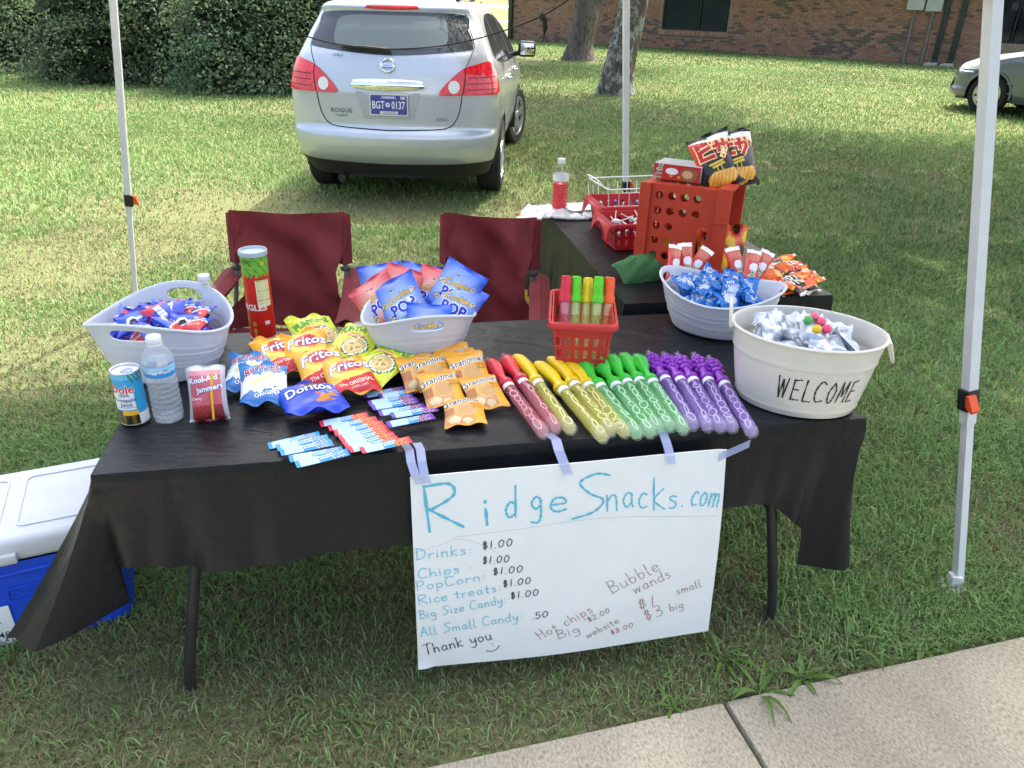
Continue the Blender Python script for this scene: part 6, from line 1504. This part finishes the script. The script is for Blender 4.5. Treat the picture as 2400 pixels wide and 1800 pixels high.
# cereal box lying on the crate
cb = MB().add(box(0, 0, .0275, .175, .115, .055, .0015)).build('cereal_bar_box', [mat('carton_grey', (.42, .44, .47), .5, noise=.1)], None); cb.matrix_world = CT @ Matrix.Translation((.11, .10, .357)) @ Matrix.Rotation(R(-4), 4, 'Z'); tag(cb, 'red cereal bar carton lying on top of the orange crate', 'carton')
P = Print(lambda x, y, o: Vector((x, -.0577 - o, .0275 + y)))
P.poly([(-.0865, -.027), (.0865, -.027), (.0865, .027), (-.0865, .027)], '#b3282a', 3); P.put(text2d('Trix', .032, .05), '#e8eef0', -.068, .0, 1.45); P.put(text2d('Trix', .032, .015), '#2b8a48', -.068, .0, 1.45)
P.poly(ell(.045, -.003, .034, .024, 16), '#8a5a3c'); P.poly(ell(.04, -.002, .02, .014, 12), '#c9a27a'); P.poly(ell(-.018, .004, .024, .012, 14), '#dfe2ee'); P.poly(ell(-.02, -.012, .006, .006, 10), '#d98a3a'); P.poly(ell(.01, -.014, .006, .006, 10), '#d98a3a'); P.build('printed_front', cb)
place('hot_chip_bag', HOT[0], on_crate(.225, .10, .357 + .07), 0, 62, 0, 'black and red chip bag with Japanese lettering leaning beside the carton on the crate', 'chip bag', 'black chip bags on top of the crate', 20)
place('hot_chip_bag', HOT[1], on_crate(.285, .15, .357 + .078), 0, 62, 0, 'black and red chip bag with Japanese lettering behind its twin on the crate', 'chip bag', 'black chip bags on top of the crate', 12)
for i, (x, y, z, yw, tl) in enumerate(((.26, .1, .105, 20, 70), (.20, .2, .1, -30, 75), (.30, .17, .1, -14, 68), (.12, .14, .10, 10, 78))):
    place('spicy_chip_bag', SPICY[i % 2], on_crate(x, y, z), yw, tl, 4, ('yellow and orange spicy chip bag filling the handle slot of the crate', 'yellow spicy chip bag deep inside the orange crate', 'orange spicy chip bag poking out of the mouth of the crate', 'spicy chip bag glimpsed through the round holes of the crate')[i], 'chip bag', 'spicy chip bags inside the crate')
for i, (px, py, z, yw, tl, lb) in enumerate(((1455, 572, .885, 6, 72, 'red cereal bar leaning on the crate at its solid end'), (1482, 568, .885, 0, 72, 'red cereal bar next to the one at the solid end of the crate'), (1502, 572, .875, -28, 70, 'white backed cereal bar fanned out beside two red ones'), (1592, 572, .89, 4, 68, 'red cereal bar standing against the mouth of the crate'), (1622, 578, .89, -10, 66, 'middle red cereal bar standing between crate mouth and candy bags'), (1640, 575, .885, -20, 64, 'red cereal bar nearest the orange candy bags'))):
    place('cereal_bar', BAR, at(px, py + (6 if i > 2 else 2), z - .01), yw, tl - 14, (8, -6, 10, -8, 6, 12)[i], lb, 'cereal bar', 'red cereal bars standing behind the tub', (-9, 4, -22, 10, -6, -16)[i])
for i, (px, py, dz) in enumerate(((1682, 580, .018), (1692, 596, .028), (1698, 612, .040), (1702, 624, .052))):
    place('candy_bag', GUM, at(px, py, TZ + dz), -72 + 5 * i, 3, 4 - 3 * i, ('black and orange candy bag at the bottom of the stack', 'black and orange candy bag second from the bottom of the stack', 'black and orange candy bag second from the top of the stack', 'black and orange candy bag on top of the stack')[i], 'candy bag', 'candy bags stacked on the second table')
# red stacking trays
RTR = mat('dark_red_tray', (.42, .02, .028), .4, noise=.05)
def tray(loc, rz, s, label):
    r = slotted_basket('stacking_tray', loc, rz, .30 * s, .21 * s, .26 * s, .17 * s, .115 * s, label, 'tray', RTR, [(.15, .4), (.52, .8)], lip=.018, px=.03, bar=.018, group='red stacking trays')
    for sg in (-1, 1):     # curved end flanges hanging below the rim
        v, f = grid(8, 8, lambda u, w_: (sg * (.15 * s + .018 + .012 * math.sin(w_ * 1.5)), (u - .5) * .22 * s, .115 * s - .085 * s * w_ * (1 - .9 * math.sin(math.pi * u)) - .004)); o = MB().add((v, f)).build('end_flange', RTR, r); md = o.modifiers.new('thickness', 'SOLIDIFY'); md.thickness = .003
    return r
trA = tp(1.79, 1.80, TZ + .002); trB = tp(1.745, 1.545, TZ + .002)
tray(trA, TANG + R(2), 1.1, 'empty looking red stacking tray before the wire basket'); tray(trB, TANG + R(2), 1.0, 'red stacking tray full of lollipops beside the orange crate')
lm = mat('lolly_wrap', (.62, .60, .66), .25, spec=.8, noise=.35, nscale=60); sm_ = mat('lolly_stick', (.82, .8, .78), .6)
lol = empty('lollipop'); MB().add(lathe([(.001, -.012), (.009, -.009), (.013, 0), (.009, .009), (.003, .013), (.005, .02), (.001, .018)], 10, False, False)).build('candy', lm, lol); MB().add(tube([(0, 0, .01), (0, 0, .075)], .002, 6)).build('stick', sm_, lol)
for i in range(34):
    o = lol if i == 0 else copy_tree(lol)
    o.location = tp(1.745 + random.uniform(-.115, .115), 1.545 + random.uniform(-.075, .075), TZ + random.uniform(.05, .105)); o.rotation_euler = (random.uniform(-1.7, 1.7), random.uniform(-1.5, 1.5), random.uniform(0, 6))
    tag(o, 'wrapped lollipop heaped in the red stacking tray beside the crate', 'lollipop', 'lollipops in the red tray')
# white wire basket with candies
WIRE = mat('white_wire', (.78, .8, .83), .35); wb = empty('wire_basket', tp(1.90, 2.03, TZ + .002), TANG + R(6)); tag(wb, 'white wire basket with loop handles full of foil candies', 'basket')
wx, wy, wh = .42, .26, .135
for z, r_, k in ((wh, .0035, 1.0), (wh * .55, .0022, .96), (.004, .0028, .92)):
    pts = [(x * k, y * k, z + (.02 * (abs(x) > wx * .3) if z == wh else 0)) for x, y in rrect(0, 0, wx, wy, .02, 4)]; pts.append(pts[0]); MB().add(tube(pts, r_, 6, False)).build('hoop_wire', WIRE, wb)
for i in range(9):
    x = (i / 8 - .5) * wx; MB().add(tube([(x, -wy / 2, wh), (x * .92, -wy / 2 * .92, .004), (x * .92, wy / 2 * .92, .004), (x, wy / 2, wh)], .0018, 5)).build('upright_wire', WIRE, wb)
for i in range(5):
    y = (i / 4 - .5) * wy; MB().add(tube([(-wx / 2, y, wh), (-wx / 2 * .92, y * .92, .004), (wx / 2 * .92, y * .92, .004), (wx / 2, y, wh)], .0018, 5)).build('upright_wire', WIRE, wb)
for sg in (-1, 1): MB().add(tube(spline([(sg * wx / 2, -.07, wh + .02), (sg * (wx / 2 + .03), -.065, wh + .05), (sg * (wx / 2 + .03), .065, wh + .05), (sg * wx / 2, .07, wh + .02)], 5), .0035, 6)).build('handle', WIRE, wb)
fc = [mat('foil_candy_' + n, c, .2, metal=.6, spec=.8) for n, c in (('silver', (.62, .64, .68)), ('blue', (.2, .26, .5)), ('red', (.5, .08, .1)), ('white', (.75, .75, .78)))]
cm = [MB().add(grid(10, 8, lambda u, v: ((.012 + .003 * math.sin(5 * v)) * math.cos(6.28 * u) * math.sin(math.pi * min(.93, max(.07, v))) + .001 * math.sin(20 * u), .012 * math.sin(6.28 * u) * math.sin(math.pi * min(.93, max(.07, v))), (v - .5) * .045 + .002 * math.sin(14 * u)), True)).mesh('candy', m) for m in fc]
for i in range(60):
    o = link('foil_candy', random.choice(cm)); o.location = tp(1.90, 2.03, TZ) + TE * random.uniform(-.175, .175) + TN * random.uniform(-.10, .10) + Vector((0, 0, random.uniform(.03, .075))); o.rotation_euler = (random.uniform(0, 3), random.uniform(0, 3), random.uniform(0, 3))
    tag(o, 'small foil wrapped candy in the white wire basket', 'candy', 'foil candies in the wire basket')
# clear plastic bag under the red bottle
def crumple(u, v): return .006 * math.sin(9 * u + 4 * v) + .004 * math.sin(23 * u - 11 * v) + .004 * math.sin(17 * v + 5 * u) + .003 * math.sin(41 * u + 29 * v)
c0 = at(1217, 462, TZ)
v, f = grid(40, 30, lambda u, w_: c0 + TE * ((u - .5) * .34 + .02 * math.sin(5 * w_)) + TN * ((w_ - .5) * .24 + .015 * math.sin(7 * u)) + Vector((0, 0, .0105 + abs(crumple(u * 1.3, w_)) * .8 - .03 * max(0, .12 - u) / .12)))
v2 = [Vector(p) - Vector((0, 0, .007)) for p in v]
o = MB().add((v, f)).add((v2, f)).build('plastic_bag', mat('clear_polythene', (.72, .76, .8), .12, spec=.9, alpha=.72), angle=30); tag(o, 'crumpled clear plastic bag under the bottle of red drink', 'plastic bag')
for i in range(3):
    q = MB().add(panel(rrect(0, 0, .2, .14, .004), [], .002)).build('paper_sheet', mat('white_paper', (.78, .79, .8), .6)); q.matrix_world = Matrix.Translation(at(1262, 446, TZ + .018 + .003 * i)) @ Matrix.Rotation(R(8 + 9 * i), 4, 'Z'); tag(q, 'white paper sheet lying beside the bottle of red drink', 'paper', 'paper sheets on the second table')
# green cloth pouch
GRN = mat('green_cloth', (.045, .15, .05), .85, noise=.15, bump=.3, bscale=200); gpk = pack('green', .19, .13, .07, lambda u, v: (.045, .15, .05), 131, mtl=GRN, nu=24, nv=20, crimp=.04, wrk=1.7)
place('green_pouch', gpk, at(1383, 578, TZ + .04), 30, 34, -14, 'crumpled green cloth pouch tucked against the orange crate', 'pouch')
# clear box beside the popcorn tub
o = MB().add(box(0, 0, .02, .09, .07, .04, .004)).build('clear_box', mat('clear_box_plastic', (.75, .8, .84), .1, alpha=.35, spec=.8)); o.matrix_world = Matrix.Translation(tp(.60, .665, TZ + .003)) @ Matrix.Rotation(.3, 4, 'Z'); tag(o, 'small clear plastic box tucked behind the popcorn tub', 'box')
# things on the grass beside the second table
def art_tote(u, v): return ('#d8e05a', '#f2f0ea', '#e8622a', '#f4efe6', '#7cc24a', '#e8e4ee', '#c94a9a', '#3a5ac0', '#f0ece4')[int((v + 1) * 6 + .6 * math.sin(2 * u)) % 9]
tm_ = pack('tote', .36, .42, .16, art_tote, 141, mtl=MATTP, nu=24, nv=40, crimp=.02)
p = at(1163, 600, .02); place('striped_tote', tm_, Vector((p.x + .02, p.y, .235)), 10, 84, 0, 'brightly striped tote bag standing on the grass behind the second chair', 'bag')
p = at(1185, 640, 0.02); o = MB().add(box(0, 0, .1, .34, .26, .2, .012)).build('yellow_box', mat('yellow_tub_plastic', (.55, .4, .03), .5, noise=.1)); o.location = (p.x, p.y + .05, 0); o.rotation_euler = (0, 0, .3)
MB().add(box(0, 0, .205, .355, .275, .02, .006)).build('lid', mat('yellow_lid', (.6, .45, .04), .5), o); tag(o, 'yellow storage box on the grass under the second table', 'box')
def art_mini(u, v): return '#f0ece8' if abs(v) > .82 else '#e8641e' if v > .1 + .3 * u else '#d02c2a' if inell(u, v, -.2, -.3, .5, .35) else '#1c1a1c' if v < -.3 else '#f0b02e'
MINI = [pack('mini', .07, .10, .024, art_mini, q, nu=18, nv=24, wrk=1.8, crimp=.14) for q in (151, 152)]
for i, (px, py, dz) in enumerate(((1660, 572, .03), (1715, 572, .02), (1738, 592, .02), (1668, 592, .05), (1722, 604, .05), (1648, 604, .035), (1745, 618, .03), (1700, 580, .055), (1690, 562, .025), (1728, 585, .045), (1750, 604, .025), (1676, 604, .07), (1710, 622, .075), (1664, 618, .03), (1640, 585, .04))):
    place('candy_packet', MINI[i % 2], at(px, py, TZ + dz), random.uniform(-80, 60), random.uniform(-6, 24), random.uniform(-14, 14), 'small crumpled orange and red candy packet strewn among the black and orange candy bags', 'candy packet', 'small candy packets on the second table')
# ================================================================== grass, weeds
GRASS = mat('grass_blade', rough=.6, spec=.25, attr=True, transl=.16)
def grass(name, y0, y1, dens, hgt, wid, seed, label):
    g = np.random.default_rng(seed)
    xm = .80 * y1 + 1.0; n = int(dens * (y1 - y0) * 2 * xm)
    X = g.uniform(-xm, xm, n); Y = g.uniform(y0, y1, n)
    k = np.abs(X) < .80 * Y + 1.0
    sN = (X - PV0.x) * (-PVD.y) + (Y - PV0.y) * PVD.x            # signed distance behind the pavement edge
    k &= sN > .012
    # stay out of the house and keep the hedge line
    hs = (X - HL.x) * HN.x + (Y - HL.y) * HN.y; k &= hs > .02
    dry = vnoise(X * .9 + 3, Y * .9, 1) * .55 + vnoise(X * 2.7, Y * 2.7, 2) * .35 + vnoise(X * 9, Y * 9, 6) * .2
    bias = np.where(X < .8, .05, np.where(Y < 3.6, .0, -.10)) + np.where((X < -1.5) & (Y > 3.5), -.10, 0) + np.where((X < -2.6) & (Y > 6), -.06, 0) + np.where((Y > 3) & (Y < 8.5) & (X < .6) & (X > -4), .07, 0) + np.where((Y < 3), .03, 0) + np.where(Y > 9, -.10, 0)
    for (cx, cy, r) in ((-1.9, 5.6, .8), (-1.2, 4.6, .5), (.35, 4.9, .5), (-3.0, 4.7, .6), (-.6, 3.9, .35), (-2.4, 6.6, .7), (1.5, 15.6, .9), (-.9, 1.25, .35), (.1, 1.9, .5), (1.9, 2.2, .35), (-2.6, 3.4, .5), (1.2, 24, 1.4)): bias = bias + .40 * np.exp(-((X - cx) ** 2 + (Y - cy) ** 2) / r ** 2)
    dry = dry + bias
    k &= g.random(n) > np.clip((dry - .66) * 2.0, 0, .6)
    X, Y, dry = X[k], Y[k], dry[k]; n = len(X)
    p = np.clip((dry - .46) * 2.4, .05, .85); isdry = g.random(n) < p * .8
    H = hgt * (.45 + .9 * g.random(n)) * (1 - .35 * np.clip((dry - .5) * 2, 0, 1)) * (.75 + .5 * vnoise(X * 1.6, Y * 1.6, 8)); H[isdry] *= .7
    az = g.uniform(0, 2 * np.pi, n); lean = H * (.35 + .9 * g.random(n)); lean[isdry] *= 1.5
    W = wid * (.6 + .8 * g.random(n)); fa = g.uniform(0, np.pi, n)
    wx, wy = np.cos(fa) * W / 2, np.sin(fa) * W / 2; dx, dy = np.cos(az) * lean, np.sin(az) * lean
    V = np.zeros((n, 5, 3))
    V[:, 0] = np.c_[X - wx, Y - wy, np.full(n, -.004)]; V[:, 1] = np.c_[X + wx, Y + wy, np.full(n, -.004)]
    V[:, 2] = np.c_[X + dx * .38 + wx * .85, Y + dy * .38 + wy * .85, H * .66]; V[:, 3] = np.c_[X + dx * .38 - wx * .85, Y + dy * .38 - wy * .85, H * .66]
    V[:, 4] = np.c_[X + dx, Y + dy, H * (.9 - .25 * g.random(n))]
    t = g.random((n, 1)); tone = .7 + .55 * vnoise(X * .55, Y * .55, 5)[:, None] * (.6 + .8 * g.random((n, 1)))
    green = (np.array([[.092, .160, .048]]) * (1 - t) + np.array([[.142, .232, .080]]) * t) * tone * 1.5
    straw = (np.array([[.22, .195, .105]]) * (1 - t) + np.array([[.31, .275, .16]]) * t) * (.6 + .45 * g.random((n, 1)))
    C = np.where(isdry[:, None], straw, green)
    fl = (np.arange(n)[:, None] * 5 + np.array([0, 1, 2, 3, 3, 2, 4])[None]).ravel(); sz = np.tile([4, 3], n)
    me = fast_mesh(name, V.reshape(-1, 3), fl, sz, np.repeat(C, 5, 0), GRASS)
    o = link(name, me); tag(o, label, 'grass', None, 'stuff'); return n
grass('grass', .9, 3.0, 19000, .048, .0038, 1, 'short mown grass with dry straw patches in front of the tables')
grass('grass', .9, 1.9, 12000, .034, .0036, 9, 'low undergrowth of short grass beside the pavement')
grass('grass', 3.0, 6.0, 5200, .044, .0055, 2, 'patchy green and straw coloured grass behind the chairs')
grass('grass', 6.0, 12.0, 1500, .046, .0085, 3, 'lawn grass around the silver car')
grass('grass', 12.0, 24.0, 430, .050, .014, 4, 'lawn grass around the tree trunks')
grass('grass', 24.0, 40.0, 150, .055, .024, 5, 'far lawn grass along the brick wall')
WEED = mat('weed_leaf', (.10, .19, .035), .5, noise=.25, nscale=30, transl=.3)
def weed(px, py, n, L, w_, seed, label):
    g = random.Random(seed); o = empty('weed_plant', at(px, py, 0)); tag(o, label, 'weed', 'broad bladed weeds along the pavement')
    for i in range(n):
        a = 6.283 * i / n + g.uniform(-.4, .4); l = L * g.uniform(.6, 1.15); up = g.uniform(.25, .8)
        v, f = grid(2, 8, lambda u, t: ((l * t) * math.cos(a) - (u - .5) * w_ * math.sin(a) * math.sin(math.pi * min(.97, .12 + .85 * t)), (l * t) * math.sin(a) + (u - .5) * w_ * math.cos(a) * math.sin(math.pi * min(.97, .12 + .85 * t)), l * up * math.sin(2.2 * t) * .6 - .15 * l * t * t + abs(u - .5) * w_ * .35 + .002))
        MB().add((v, f)).build('blade', WEED, o, angle=180)
weed(1730, 1470, 11, .10, .014, 1, 'spreading crabgrass tuft reaching over the pavement edge'); weed(1990, 1408, 12, .065, .018, 2, 'small rosette weed close to the pavement under the canopy leg')
weed(1640, 1500, 8, .12, .012, 3, 'long bladed crabgrass beside the pavement joint'); weed(1560, 1430, 8, .13, .011, 4, 'tall crabgrass blades just below the poster corner')
weed(1830, 1400, 7, .11, .012, 5, 'crabgrass tuft between the poster and the rosette weed'); weed(1450, 1530, 6, .08, .010, 6, 'low crabgrass tuft below the poster beside the pavement')
weed(2010, 1130, 6, .07, .016, 7, 'broad leaved weed beside the canopy foot'); weed(760, 1560, 7, .08, .008, 8, 'grassy tuft in the lawn before the poster')
